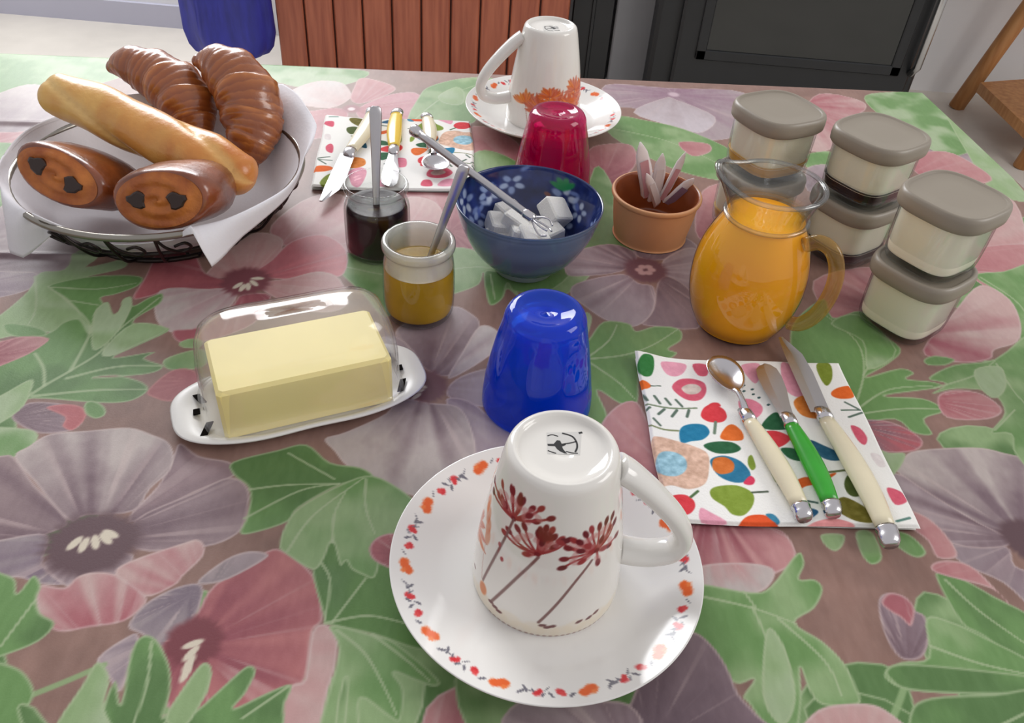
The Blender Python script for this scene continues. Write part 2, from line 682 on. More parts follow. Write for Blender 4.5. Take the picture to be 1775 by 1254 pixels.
leaf([(760, 165), (790, 150), (805, 160), (800, 180), (770, 178)], GL, GP, seed=5)
petal([(800, 224), (850, 220), (905, 255), (895, 300), (850, 290), (818, 262)], (930, 330), RD, RL, 0.5, seed=11)
leaf([(816, 272), (850, 260), (905, 285), (930, 320), (880, 345), (818, 342)], GM, GL, seed=6)
# far right half
petal([(1050, 146), (1160, 152), (1290, 160), (1285, 215), (1262, 240), (1185, 236), (1110, 190), (1060, 182)], (1168, 163), (136, 104, 122), PL, 0.6, seed=12)
petal([(1098, 194), (1152, 169), (1172, 172), (1240, 202), (1218, 229), (1177, 221)], (1168, 163), PL, (188, 178, 184), 0.3, seed=13)
cv.ellipse((1168, 163), 0.008, 0.008, 0, (190, 166, 176), 0.5)
leaf([(1050, 206), (1077, 200), (1110, 206), (1185, 223), (1272, 262), (1290, 300), (1264, 312), (1214, 306), (1150, 285), (1061, 236)], GM, GL, [[(1060, 222), (1160, 245), (1260, 290)]], seed=7)
petal([(1020, 260), (1060, 248), (1096, 252), (1104, 278), (1090, 300), (1060, 322), (1020, 318)], (1045, 310), RD, RL, 0.4, seed=14)
petal([(1176, 246), (1226, 248), (1232, 262), (1200, 270)], (1150, 250), RM, RL, 0.3, seed=15)
petal([(1218, 330), (1270, 320), (1290, 380), (1240, 420), (1205, 400)], (1180, 460), RD, RL, 0.4, seed=16)
petal([(1420, 162), (1487, 172), (1500, 190), (1446, 224), (1440, 258), (1396, 256), (1390, 200)], (1380, 180), RM, RP, 0.5, seed=17)
leaf([(1396, 268), (1440, 262), (1450, 282), (1400, 290)], GM, GL, seed=8)
petal([(1400, 290), (1445, 288), (1450, 330), (1400, 330)], (1390, 330), PM, PL, 0.5, seed=18)
leaf([(1500, 165), (1560, 158), (1600, 160), (1640, 190), (1690, 250), (1650, 272), (1632, 266), (1599, 250), (1520, 195)], GM, GP, seed=9)
leaf([(1640, 196), (1700, 250), (1775, 330), (1780, 350), (1720, 330), (1680, 270)], GL, GP, seed=10)
petal([(1580, 268), (1640, 262), (1690, 285), (1720, 312), (1660, 320), (1590, 300)], (1560, 310), RM, RL, 0.4, seed=19)
petal([(1690, 330), (1760, 350), (1775, 430), (1700, 440)], (1600, 450), RL, RP, 0.4, seed=20)
petal([(1680, 466), (1693, 430), (1790, 425), (1790, 474), (1720, 472)], (1600, 450), RM, RL, 0.4, seed=21)
leaf([(1690, 478), (1740, 470), (1800, 462), (1800, 600), (1768, 585), (1750, 520)], GM, GL, [[(1700, 480), (1760, 520), (1790, 560)]], seed=11)
# strip from the jam pot to the bowl
petal([(470, 390), (540, 340), (605, 345), (620, 440), (560, 412), (490, 425)], (440, 470), RM, RP, 0.5, seed=22)
petal([(690, 335), (800, 332), (830, 400), (800, 445), (700, 440)], (780, 400), RD, RL, 0.5, seed=23)
petal([(700, 345), (755, 350), (775, 398), (745, 425), (700, 420)], (690, 420), RL, RP, 0.4, seed=24)
leaf([(580, 460), (600, 438), (700, 440), (800, 428), (860, 450), (960, 478), (1040, 420), (1030, 470), (960, 520), (905, 505), (895, 500),
      (900, 515), (880, 500), (872, 515), (856, 528), (845, 520), (838, 472), (830, 492), (790, 508), (740, 520), (680, 545), (660, 545), (630, 510)],
     GM, GL, [[(600, 462), (700, 478), (830, 462), (960, 485)], [(700, 478), (760, 500)], [(845, 470), (858, 515)]], seed=12)
leaf([(840, 470), (880, 470), (1000, 450), (960, 500), (895, 505), (880, 490), (872, 515), (856, 527), (846, 520)], GD, GM, [[(850, 474), (858, 518)]], seed=13)
leaf([(1030, 290), (1062, 320), (1068, 380), (1105, 432), (1060, 440), (1010, 446), (1000, 420)], GM, GL, seed=14)
# red flower behind the butter
petal([(356, 478), (390, 440), (420, 412), (455, 402), (490, 415), (480, 445), (440, 472), (400, 480)], (425, 487), RL, RP, 0.4, seed=25)
petal([(440, 475), (470, 450), (505, 418), (560, 406), (600, 432), (596, 474), (560, 480), (500, 484)], (425, 487), RM, (186, 96, 104), 0.6, seed=26)
petal([(450, 490), (500, 482), (552, 470), (590, 484), (600, 530), (540, 540), (470, 512)], (425, 487), RL, RP, 0.5, seed=27)
petal([(399, 488), (356, 472), (336, 440), (290, 436), (268, 446), (251, 480), (230, 516), (262, 512), (301, 500), (385, 508)], (425, 487), RD, (170, 88, 94), 0.6, seed=28)
petal([(410, 500), (360, 500), (278, 502), (270, 552), (304, 578), (348, 570), (400, 530)], (425, 487), (168, 134, 138), PW, 0.5, seed=29)
petal([(300, 572), (345, 566), (400, 530), (420, 510), (470, 512), (440, 560), (360, 590), (310, 592)], (425, 487), RD, RM, 0.6, seed=30)
ring((425, 487), 0.021, 0.021, (112, 58, 66), [(412, 494), (420, 498), (430, 496), (440, 490), (446, 482)], focus=(430, 482), sr=(0.006, 0.0024))
# left leaves
leaf([(-30, 560), (0, 545), (49, 503), (69, 472), (112, 466), (135, 434), (184, 437), (149, 462), (212, 450), (214, 464), (144, 481), (100, 500),
      (149, 546), (155, 580), (109, 597), (86, 575), (30, 580), (-30, 590)], GL, GP, [[(60, 478), (60, 540), (20, 600)]], seed=15)
leaf([(83, 495), (144, 480), (210, 476), (246, 480), (238, 495), (201, 509), (175, 515), (178, 529), (155, 566), (129, 532), (109, 513)],
     GD, GM, [[(90, 497), (170, 500), (236, 490)], [(120, 520), (170, 528)]], seed=16)
leaf([(-40, 600), (30, 590), (86, 575), (109, 558), (138, 552), (155, 577), (161, 546), (172, 529), (187, 523), (196, 543), (207, 535), (213, 518),
      (227, 514), (231, 529), (258, 515), (281, 508), (276, 526), (230, 558), (294, 569), (244, 596), (196, 619), (268, 609), (250, 621), (283, 634),
      (253, 648), (161, 654), (201, 650), (244, 661), (256, 676), (230, 693), (195, 698), (146, 696), (57, 690), (-40, 700)],
     GD, GM, [[(40, 692), (78, 667), (123, 641), (172, 610), (201, 575), (276, 515)], [(122, 641), (149, 592), (155, 563), (129, 532), (83, 495)],
              [(57, 686), (161, 676), (254, 674)], [(115, 655), (201, 635), (280, 633)]], seed=17, vw=0.0016)
leaf([(161, 548), (172, 530), (187, 524), (195, 545), (207, 536), (213, 519), (227, 515), (225, 540), (195, 585), (160, 605)], GL, GP, [], seed=18)
leaf([(178, 606), (230, 560), (290, 569), (244, 594), (190, 617)], GL, GP, [], seed=19)
leaf([(5, 562), (30, 560), (70, 568), (80, 580), (40, 584), (12, 578)], GM, GM, seed=20)
petal([(-30, 596), (0, 591), (43, 582), (84, 586), (64, 604), (29, 622), (-30, 640)], (-30, 620), RD, RL, 0.7, seed=31, edge=(205, 150, 150))
cv.stroke([(60, 612), (75, 638), (76, 668)], 0.0013, EDGE_G, 0.8)
petal([(20, 720), (52, 697), (115, 700), (141, 706), (147, 724), (126, 745), (72, 751), (37, 738)], (10, 725), PD, PM, 0.8, seed=32, k=22)
petal([(80, 706), (115, 700), (143, 706), (148, 724), (126, 745), (108, 738), (112, 722)], (60, 715), RM, (168, 84, 88), 0.4, seed=33, edge=(196, 130, 126))
leaf([(146, 700), (160, 694), (180, 704), (182, 718), (165, 725), (148, 716)], GM, GM, seed=21)
leaf([(-40, 700), (0, 685), (52, 657), (55, 673), (32, 712), (-40, 750)], GL, GP, [], seed=22)
leaf([(-40, 745), (37, 742), (66, 754), (45, 785), (0, 796), (-40, 800)], GM, GP, seed=23)
leaf([(285, 622), (339, 605), (360, 612), (350, 636), (293, 640)], GM, GL, seed=24)
leaf([(310, 594), (330, 586), (350, 590), (345, 602), (318, 602)], GM, GL, seed=25)
petal([(256, 676), (299, 641), (340, 644), (345, 680), (299, 695), (267, 689)], (340, 660), RM, (150, 80, 84), 0.6, seed=34, edge=(190, 130, 126))
# purple flower on the left
petal([(117, 901), (60, 840), (25, 793), (0, 790), (-60, 800), (-60, 930), (0, 953), (82, 925)], (159, 938), PD, (136, 116, 118), 0.8, seed=35)
petal([(-60, 950), (0, 935), (82, 926), (74, 978), (112, 1010), (69, 1012), (25, 1000), (-60, 1010)], (159, 938), (110, 92, 108), (140, 128, 132), 0.9, seed=36)
petal([(74, 975), (150, 960), (230, 960), (205, 996), (161, 996), (119, 1018)], (159, 938), PD, PL, 0.6, seed=37)
petal([(225, 892), (273, 842), (298, 795), (312, 768), (345, 790), (397, 800), (408, 817), (397, 829), (335, 854), (240, 902)], (159, 938), PD, (138, 114, 118), 0.8, seed=38)
petal([(235, 900), (335, 854), (397, 827), (430, 846), (428, 891), (411, 925), (352, 948), (236, 952)], (159, 938), PD, (140, 120, 124), 0.8, seed=39)
petal([(117, 901), (60, 836), (25, 792), (50, 773), (87, 752), (154, 746), (223, 741), (263, 753), (291, 766), (301, 790), (293, 817), (260, 847), (230, 886), (149, 893)],
      (159, 938), PD, PW, 0.9, seed=40, power=1.2)
ring((159, 941), 0.0285, 0.0245, BD, [(129, 941), (145, 944), (165, 939), (183, 933), (191, 925)], focus=(162, 912), sr=(0.0062, 0.0027))
petal([(200, 996), (223, 973), (317, 941), (342, 935), (354, 946), (350, 966), (317, 998), (302, 1014), (248, 1034)], (360, 1040), RM, RP, 0.7, seed=41)
petal([(66, 1015), (111, 1018), (134, 999), (165, 991), (203, 997), (245, 1026), (252, 1045), (215, 1076), (153, 1087), (100, 1094), (66, 1064)], (190, 1150), RM, RP, 0.7, seed=42)
# red flower at the bottom left
petal([(222, 1084), (253, 1045), (307, 1017), (350, 1014), (342, 1061), (314, 1099), (280, 1122), (245, 1099)], (330, 1030), (112, 98, 110), (140, 128, 132), 0.9, seed=43)
petal([(168, 1141), (230, 1098), (240, 1110), (230, 1133), (209, 1198), (188, 1175)], (300, 1090), (112, 98, 110), PL, 0.9, seed=44)
petal([(290, 1225), (280, 1122), (314, 1097), (342, 1061), (372, 1013), (460, 956), (494, 956), (536, 988), (553, 1022), (558, 1074), (541, 1096), (529, 1176), (502, 1192), (420, 1240), (345, 1240)],
      (335, 1120), RD, (172, 104, 104), 0.9, seed=45, k=6)
petal([(541, 1096), (563, 1082), (583, 1103), (583, 1145), (567, 1202), (548, 1270), (470, 1270), (502, 1192), (529, 1176)], (335, 1120), RL, RP, 0.3, seed=46)
petal([(341, 1009), (391, 969), (433, 955), (465, 961), (441, 980), (383, 1008)], (350, 1040), (128, 116, 120), PL, 0.4, seed=47)
ring((336, 1112), 0.0155, 0.0155, (108, 48, 56), [(334, 1116), (331, 1132), (327, 1150), (322, 1166)], focus=(356, 1108), sr=(0.0062, 0.0022))
cv.stroke([(40, 1210), (110, 1182), (180, 1152)], 0.0018, GL, 0.9)
leaf([(-30, 1000), (23, 1001), (29, 1028), (57, 997), (70, 1015), (63, 1036), (69, 1062), (94, 1080), (65, 1112), (0, 1138), (-30, 1145)], GD, GM, [[(0, 1120), (60, 1040)]], seed=26)
leaf([(-30, 1150), (0, 1148), (38, 1163), (58, 1195), (50, 1222), (33, 1226), (40, 1280), (-30, 1280)], GD, GM, seed=27)
leaf([(184, 1280), (180, 1222), (200, 1180), (209, 1220), (226, 1133), (245, 1103), (270, 1108), (293, 1152), (295, 1198), (283, 1243), (326, 1179),
      (352, 1149), (366, 1160), (360, 1198), (341, 1230), (398, 1179), (429, 1154), (443, 1164), (425, 1202), (406, 1227), (460, 1202), (504, 1186), (494, 1218), (460, 1280)],
     GD, GM, [[(262, 1112), (255, 1180), (232, 1254)], [(352, 1155), (300, 1230), (280, 1260)], [(500, 1190), (420, 1245)]], seed=28)
leaf([(90, 1280), (142, 1187), (169, 1147), (189, 1175), (180, 1225), (195, 1280)], GL, GP, seed=29)
leaf([(286, 1245), (326, 1180), (352, 1150), (366, 1160), (358, 1200), (320, 1260)], GM, GL, seed=30)
# purple flower in the middle
petal([(686, 584), (701, 560), (747, 557), (784, 530), (816, 542), (832, 564), (810, 620), (778, 652), (729, 634)], (738, 668), PD, PL, 0.7, seed=48)
petal([(776, 655), (800, 612), (832, 564), (864, 574), (870, 600), (850, 615), (812, 640)], (738, 668), PM, (190, 182, 180), 0.4, seed=49)
petal([(778, 668), (810, 647), (860, 640), (880, 690), (850, 706), (781, 690)], (738, 668), PM, PL, 0.6, seed=50)
petal([(775, 690), (813, 694), (850, 722), (900, 765), (880, 800), (810, 790), (780, 715)], (738, 668), (106, 84, 104), PL, 0.9, seed=51)
petal([(690, 690), (669, 716), (600, 748), (563, 760), (580, 782), (600, 806), (640, 826), (720, 860), (780, 850), (824, 800), (816, 738), (793, 704), (747, 698)],
      (738, 668), PD, PW, 0.9, seed=52, k=7)
petal([(640, 600), (690, 584), (735, 640), (700, 690), (620, 700)], (738, 668), PM, PL, 0.5, seed=53)
ring((738, 668), 0.0168, 0.0185, (100, 66, 74), [(722, 686), (726, 677), (730, 668), (724, 662)], focus=(742, 672), sr=(0.005, 0.0019))
# leaves of the middle
leaf([(404, 822), (404, 800), (480, 780), (531, 770), (572, 801), (625, 810), (646, 828), (589, 840), (519, 879), (498, 904), (441, 923), (416, 923), (429, 892), (432, 847)],
     GD, GM, [[(432, 848), (500, 840), (589, 838)], [(424, 898), (520, 850), (589, 838)], [(500, 785), (580, 830)]], seed=31)
leaf([(562, 935), (541, 984), (560, 1064), (568, 1082), (646, 1100), (720, 1125), (750, 1120), (720, 1060), (700, 980), (654, 960), (600, 950)],
     GD, (78, 118, 56), [[(564, 1080), (638, 1067), (710, 1082)], [(576, 1078), (634, 1002)], [(556, 974), (572, 1006), (564, 1074)]], seed=32)
leaf([(646, 824), (707, 857), (730, 890), (700, 930), (668, 935), (655, 988), (646, 1002), (630, 997), (609, 986), (600, 972), (589, 979), (576, 937),
      (560, 971), (540, 987), (494, 958), (484, 945), (494, 912), (519, 879), (589, 840)],
     GM, GL, [[(498, 955), (544, 892), (630, 828)], [(576, 940), (580, 890), (600, 850)], [(634, 830), (634, 880), (650, 925)]], seed=33)
leaf([(572, 1084), (646, 1100), (687, 1115), (758, 1175), (753, 1190), (720, 1180), (683, 1166), (700, 1195), (694, 1249), (671, 1241), (625, 1211),
      (623, 1275), (597, 1275), (601, 1175), (589, 1215), (580, 1275), (550, 1275), (587, 1130)],
     GM, GL, [[(584, 1092), (630, 1130), (662, 1183), (688, 1240)], [(646, 1100), (700, 1140), (745, 1180)]], seed=34)
petal([(640, 949), (658, 929), (690, 928), (690, 984), (650, 972)], (690, 960), RD, RM, 0.8, seed=54)
# purple flower in front of the terracotta pot
petal([(985, 440), (1057, 422), (1105, 441), (1077, 470), (1000, 478), (980, 470)], (1119, 467), PD, PL, 0.7, seed=55)
petal([(1100, 440), (1110, 405), (1172, 405), (1210, 430), (1150, 450)], (1119, 467), PD, PM, 0.7, seed=56)
petal([(1150, 450), (1200, 428), (1240, 460), (1230, 520), (1197, 508), (1155, 480)], (1119, 467), PM, PL, 0.8, seed=57)
petal([(1140, 490), (1160, 478), (1200, 506), (1215, 560), (1195, 570), (1150, 566), (1112, 560), (1132, 535)], (1119, 467), PD, (130, 106, 110), 0.8, seed=58)
petal([(1078, 474), (1000, 490), (990, 512), (1011, 528), (1046, 552), (1086, 565), (1113, 560), (1134, 535), (1134, 497), (1107, 490)], (1119, 467), PM, PL, 0.8, seed=59)
ring((1119, 467), 0.0205, 0.0205, (98, 62, 70), (), rough=0.06)
for a in range(6):
    q = a * 1.047
    cv.ellipse((1119 + 11 * math.cos(q), 467 + 6 * math.sin(q)), 0.0042, 0.0036, 0, (178, 140, 138), 0.4)
# leaf under the napkin corner and behind the blue glass
leaf([(1000, 600), (1020, 588), (1046, 557), (1090, 560), (1103, 573), (1134, 565), (1165, 566), (1181, 573), (1181, 589), (1159, 604), (1174, 612),
      (1144, 630), (1110, 640), (1105, 698), (1074, 698), (1036, 676), (1054, 724), (1030, 740), (1000, 720)],
     GM, (104, 140, 78), [[(1010, 622), (1080, 615), (1130, 598), (1175, 570)], [(1020, 618), (1055, 590), (1070, 562)], [(1020, 626), (1070, 660), (1100, 690)]], seed=35)
leaf([(1010, 600), (1025, 560), (1024, 545), (1014, 542), (1004, 570)], GL, GP, seed=36)
petal([(1040, 745), (1068, 704), (1104, 696), (1130, 740), (1180, 800), (1240, 860), (1180, 900), (1071, 800)], (1250, 900), RD, RL, 0.5, seed=60)
# right of and below the napkin
petal([(1160, 905), (1300, 910), (1356, 920), (1380, 958), (1368, 982), (1339, 998), (1325, 1022), (1260, 1024), (1190, 1005)], (1230, 860), RD, RL, 0.9, seed=61, k=11)
petal([(1190, 1005), (1216, 980), (1290, 975), (1340, 985), (1336, 1012), (1300, 1030), (1220, 1020)], (1230, 930), RL, PW, 0.4, seed=62)
leaf([(1190, 1030), (1213, 1012), (1300, 1026), (1336, 1016), (1383, 958), (1395, 977), (1386, 1003), (1412, 1004), (1427, 1021), (1412, 1054), (1379, 1079),
      (1426, 1111), (1463, 1148), (1485, 1191), (1489, 1221), (1426, 1221), (1401, 1191), (1388, 1157), (1390, 1213), (1379, 1275), (1343, 1275),
      (1300, 1221), (1289, 1206), (1307, 1177), (1274, 1184), (1238, 1137), (1195, 1085)],
     GM, GL, [[(1200, 1030), (1300, 1052), (1380, 1080)], [(1305, 1052), (1335, 1120), (1355, 1200)], [(1350, 1072), (1430, 1145), (1460, 1205)], [(1290, 1025), (1310, 1052)]], seed=37)
leaf([(1330, 1090), (1360, 1120), (1380, 1200), (1368, 1250), (1345, 1250), (1322, 1200)], GL, GP, seed=38)
petal([(1150, 1100), (1202, 1095), (1234, 1118), (1260, 1155), (1281, 1203), (1312, 1238), (1330, 1275), (1080, 1275), (1090, 1225)], (1130, 1290), (92, 74, 84), (120, 100, 108), 0.5, seed=63)
petal([(880, 1275), (900, 1215), (1000, 1215), (1090, 1220), (1100, 1275)], (1100, 1330), PM, PL, 0.8, seed=64)
leaf([(1424, 926), (1462, 926), (1462, 944), (1448, 955), (1430, 944)], GM, GL, seed=39)
leaf([(1484, 922), (1512, 922), (1530, 965), (1512, 978), (1494, 960)], GM, GL, seed=40)
leaf([(1535, 920), (1575, 925), (1606, 955), (1590, 966), (1560, 950)], GM, GL, seed=41)
petal([(1524, 1039), (1542, 1027), (1571, 1035), (1586, 1057), (1604, 1068), (1612, 1101), (1600, 1138), (1568, 1143), (1546, 1122), (1528, 1079)], (1575, 1150), PD, PM, 0.9, seed=65, k=14)
petal([(1528, 1044), (1542, 1027), (1571, 1035), (1586, 1057), (1580, 1085), (1562, 1070), (1545, 1060)], (1590, 1110), RM, (150, 82, 90), 0.5, seed=66)
cv.stroke([(1568, 1192), (1560, 1215), (1550, 1240)], 0.002, GL, 0.9)
leaf([(1622, 995), (1658, 998), (1723, 1033), (1800, 1080), (1800, 1160), (1705, 1102), (1665, 1076)], GD, GM, [[(1640, 1005), (1700, 1060), (1800, 1130)]], seed=42)
leaf([(1606, 1071), (1651, 1078), (1705, 1103), (1800, 1155), (1800, 1200), (1687, 1203), (1578, 1196), (1538, 1178), (1537, 1160), (1564, 1147), (1610, 1138)],
     GM, GL, [[(1615, 1120), (1700, 1150), (1790, 1170)]], seed=43)
leaf([(1545, 1178), (1537, 1160), (1570, 1150), (1690, 1160), (1800, 1175), (1800, 1200), (1687, 1203), (1578, 1196)], GD, GM, seed=44)
leaf([(1580, 1232), (1615, 1209), (1723, 1203), (1800, 1198), (1800, 1275), (1600, 1275)], GD, GM, [[(1700, 1275), (1800, 1225)]], seed=45)
petal([(1400, 1275), (1419, 1230), (1488, 1219), (1535, 1230), (1570, 1275)], (1480, 1330), RL, RP, 0.3, seed=67)
# purple flower on the right edge
petal([(1640, 935), (1742, 945), (1760, 980), (1800, 1000), (1800, 1060), (1740, 1010), (1668, 976)], (1778, 935), PM, (136, 120, 126), 0.9, seed=68)
petal([(1538, 822), (1573, 826), (1660, 870), (1740, 924), (1742, 948), (1651, 942), (1559, 878)], (1778, 935), PD, PL, 0.9, seed=69)
petal([(1559, 820), (1566, 795), (1591, 780), (1686, 775), (1738, 784), (1800, 810), (1800, 920), (1738, 928)], (1778, 935), (112, 92, 100), PW, 0.9, seed=70, k=7)
ring((1780, 935), 0.0165, 0.018, BD)
petal([(1559, 879), (1608, 896), (1645, 932), (1660, 964), (1626, 966), (1608, 936), (1573, 908)], (1500, 960), RM, RL, 0.3, seed=71)
petal([(1618, 976), (1651, 971), (1693, 987), (1752, 1050), (1720, 1020), (1625, 993)], (1560, 1010), RM, RL, 0.3, seed=72)
# leaves between the jars and the napkin
petal([(1410, 486), (1508, 462), (1520, 500), (1498, 545), (1444, 552)], (1600, 560), RD, RL, 0.5, seed=73)
petal([(1600, 606), (1654, 540), (1699, 494), (1750, 518), (1770, 560), (1764, 592), (1725, 606), (1718, 621), (1680, 628), (1642, 624)], (1590, 580), (152, 80, 92), RP, 0.9, seed=74, k=5)
leaf([(1370, 590), (1380, 553), (1428, 517), (1444, 550), (1492, 538), (1520, 570), (1562, 604), (1540, 630), (1501, 653), (1559, 638), (1585, 646), (1572, 656),
      (1617, 661), (1630, 671), (1533, 685), (1600, 690), (1634, 706), (1635, 714), (1603, 726), (1617, 752), (1584, 749), (1552, 726), (1482, 724), (1440, 640), (1380, 640)],
     GM, GM, [[(1478, 716), (1498, 645), (1485, 591), (1428, 543)], [(1482, 718), (1560, 708), (1630, 708)], [(1482, 712), (1540, 675), (1616, 668)], [(1496, 650), (1530, 600)]], seed=46)
leaf([(1440, 560), (1490, 545), (1555, 606), (1505, 640), (1495, 590)], GM, GP, seed=47)
petal([(1488, 728), (1546, 731), (1598, 760), (1586, 781), (1524, 781), (1498, 752)], (1480, 735), (120, 90, 100), (168, 84, 92), 0.8, seed=75, k=16)
leaf([(1506, 772), (1540, 784), (1570, 786), (1556, 816), (1534, 826)], GL, GP, seed=48)
leaf([(1610, 655), (1654, 632), (1725, 622), (1800, 580), (1800, 800), (1760, 785), (1753, 752), (1718, 749), (1742, 714), (1718, 680), (1658, 673), (1616, 682), (1640, 664)],
     GM, GL, [[(1620, 672), (1690, 650), (1725, 625)], [(1728, 630), (1760, 680), (1800, 720)], [(1725, 745), (1760, 710)]], seed=49)
leaf([(1602, 623), (1620, 616), (1655, 622), (1640, 632), (1610, 632)], GM, GM, seed=50)
leaf([(1690, 640), (1735, 635), (1745, 670), (1725, 690), (1700, 672)], GL, GP, seed=51)
petal([(1626, 687), (1658, 675), (1705, 683), (1738, 710), (1712, 726), (1642, 723)], (1600, 690), RM, RL, 0.7, seed=76, k=14)
CLOTH_GAIN = 1.0
cv.C = cv.C * 0.9 + np.array([168, 158, 148.0]) * 0.1  # pale haze of the plastic veil mixed into the print colours
colors = np.clip(lin(np.clip(cv.C, 8, 250)) * CLOTH_GAIN, 0.004, 0.85)
# cloth surface: flat on the table, turned down at its edges, two ironed creases
S, T = cv.X, cv.Y
Sc, Tc = np.clip(S, -TW, 0), np.clip(T, -TD, 0)
over = np.hypot(S - Sc, T - Tc)
wx, wy = from_tab(np.clip(S, -TW - 0.006, 0.006), np.clip(T, -TD - 0.006, 0.006))
Zc = np.where(over > 0, -over, 0.0)


def crease(p, q, h, w):
    a, b = to_tab(at(*p)), to_tab(at(*q))
    d = (b - a) / np.linalg.norm(b - a)
    k = (S - a[0]) * d[0] + (T - a[1]) * d[1]
    e = -(S - a[0]) * d[1] + (T - a[1]) * d[0]
    L = np.linalg.norm(b - a)
    return h * np.exp(-(e / w) ** 2) * sstep(k, -0.4, -0.2) * (1 - sstep(k, L * 0.7, L * 1.25))


Zc = Zc + crease((0, 441), (330, 449), 0.0022, 0.0035) + crease((0, 212), (160, 216), 0.0022, 0.005)
Zc = Zc + np.where(over > 0, 0, (fbm(S * 6, T * 6) - 0.5) * 0.0006)
P = np.stack([wx, wy, Zc - 0.0006], -1)
cloth_m = mat('flowered_oilcloth', rough=0.42, spec=0.27, attr='print', bump=0.05, bscale=900)
cl = finish('tablecloth', grid_mesh('tablecloth', P), cloth_m, None, True, colors.reshape(-1, 3))
tag(cl, 'brown oilcloth printed with purple and pink flowers and green leaves, covering the table', 'tablecloth')

# ------------------------------------------------------------------ crockery
china = mat('white_china', (226, 224, 220), 0.12, spec=0.5)
china_print = mat('printed_china', (226, 224, 220), 0.12, spec=0.5, attr='print')
WHITE = np.array([226, 224, 220.0])

# saucer: profile top then underside
def saucer_profile():
    top = spline([(0.0, 0.0078), (0.03, 0.0078), (0.046, 0.0082), (0.056, 0.0098), (0.064, 0.0128), (0.0745, 0.0175), (0.0845, 0.0218)], 12)
    n_ = []
    d = 0.0
    for a, b in zip(top[:-1], top[1:]):
        L = np.linalg.norm(b - a)
        k = max(1, int(L / (0.0006 if a[0] > 0.06 else 0.004)))
        for i in range(k):
            n_.append(a + (b - a) * i / k)
    n_.append(top[-1])
    edge = [(0.0852, 0.0221), (0.0854, 0.0214), (0.085, 0.0206)]
    under = [(0.074, 0.014), (0.062, 0.0088), (0.052, 0.0052), (0.047, 0.0042), (0.046, 0.0002), (0.043, 0.0002), (0.042, 0.0042), (0.0, 0.0046)]
    return np.array([tuple(p) for p in n_] + edge + under), len(n_)


sprof, s_top = saucer_profile()
NS = 880
PER = 11
th = np.linspace(0, 2 * math.pi, NS, endpoint=False)
rr = sprof[:, 0]
mm_s = np.repeat((((th * PER / (2 * math.pi)) % 1.0 - 0.5) * (2 * math.pi * 77.0 / PER))[None, :], len(rr), 0)
mm_r = np.repeat((rr * 1000 - 76.3)[:, None], NS, 1)
unit = np.floor(th * PER / (2 * math.pi)).astype(int)
sc_col = np.empty((len(rr), NS, 3))
sc_col[:] = WHITE


def blob(arr, x, y, cx, cy, rx, ry, ang, col, soft=0.35, a=1.0):
    ca, sa = math.cos(ang), math.sin(ang)
    dx, dy = x - cx, y - cy
    q = np.hypot((dx * ca + dy * sa) / rx, (-dx * sa + dy * ca) / ry)
    w = ((1 - sstep(q, 1 - soft, 1 + soft)) * a)[..., None]
    arr[:] = arr * (1 - w) + np.array(col, float) * w


ORG, RED, GRY = (222, 96, 38), (206, 52, 58), (110, 108, 118)
wob = 0.9 * np.sin(mm_s * 1.7 + mm_r * 2.1 + unit[None, :])
top_mask = np.zeros(sc_col.shape[:2], bool)
top_mask[:s_top] = True
for (cx, cy, rx, ry, an, col) in [
    (-2.4, 1.1, 2.7, 2.4, .4, ORG), (2.2, -1.0, 2.8, 2.3, .2, ORG), (0.2, 0.2, 2.3, 2.6, 0, ORG), (2.6, 1.6, 1.5, 1.3, 0, (228, 120, 60)),
    (11.0, 1.2, 0.6, 2.4, .8, GRY), (12.6, -1.2, 0.7, 2.2, -.7, GRY), (14.2, 0.6, 0.5, 2.0, 1.2, GRY),
    (18.6, 1.2, 2.1, 1.8, 0, RED), (19.8, -0.4, 1.4, 1.7, 0, RED), (16.6, -.4, 0.5, 1.6, -.5, GRY), (21.6, 2.0, 0.6, 1.6, .6, GRY),
    (-20.4, -2.2, 0.6, 2.0, .7, GRY), (-18.6, 1.6, 0.7, 2.0, -.6, GRY), (-14.0, -0.6, 2.1, 1.9, 0.3, RED), (-12.8, .8, 1.5, 1.4, 0, (214, 70, 70)),
    (-8.4, 1.8, 0.6, 1.8, .9, GRY)]:
    L_ = 2 * math.pi * 77.0 / PER
    for sh in (-L_, 0, L_):
        sub = sc_col[:s_top]
        blob(sub, mm_s[:s_top] + 0.35 * wob[:s_top], mm_r[:s_top] + 0.2 * wob[:s_top], cx + sh, cy, rx * 1.05, ry * 1.05, an, col, 0.3)
        sc_col[:s_top] = sub
sc_lin = lin(sc_col).reshape(-1, 3)
S1 = (0.0282, 0.2802)
S2 = (0.0105, 0.8798)
saucer = lathe('saucer', sprof, china_print, n=NS, cols=sc_lin, loc=(S1[0], S1[1], 0.0))
saucer.rotation_euler = (0, 0, 0.15)
tag(saucer, 'white saucer with small red and orange flowers around its rim, nearest the camera', 'saucer', 'saucers with flowered rims')
sa2 = dup(saucer, (S2[0], S2[1], 0.0), 1.0, 'white flower-rimmed saucer at the far table edge behind the pink glass', 'saucers with flowered rims')

# mug, stood upside down; handle along local +x, local z=0 at the drinking rim
MUG_Z = 0.0080
mprof_side = spline([(0.0402, 0.0), (0.0405, 0.003), (0.0400, 0.012), (0.0386, 0.03), (0.0362, 0.05), (0.0330, 0.07), (0.0300, 0.086), (0.0283, 0.0945), (0.0268, 0.0988), (0.0245, 0.1005)], 6)


def resample(pr, step):
    out = []
    for a, b in zip(pr[:-1], pr[1:]):
        k = max(1, int(round(np.linalg.norm(b - a) / step)))
        out += [a + (b - a) * i / k for i in range(k)]
    out.append(pr[-1])
    return np.array(out)


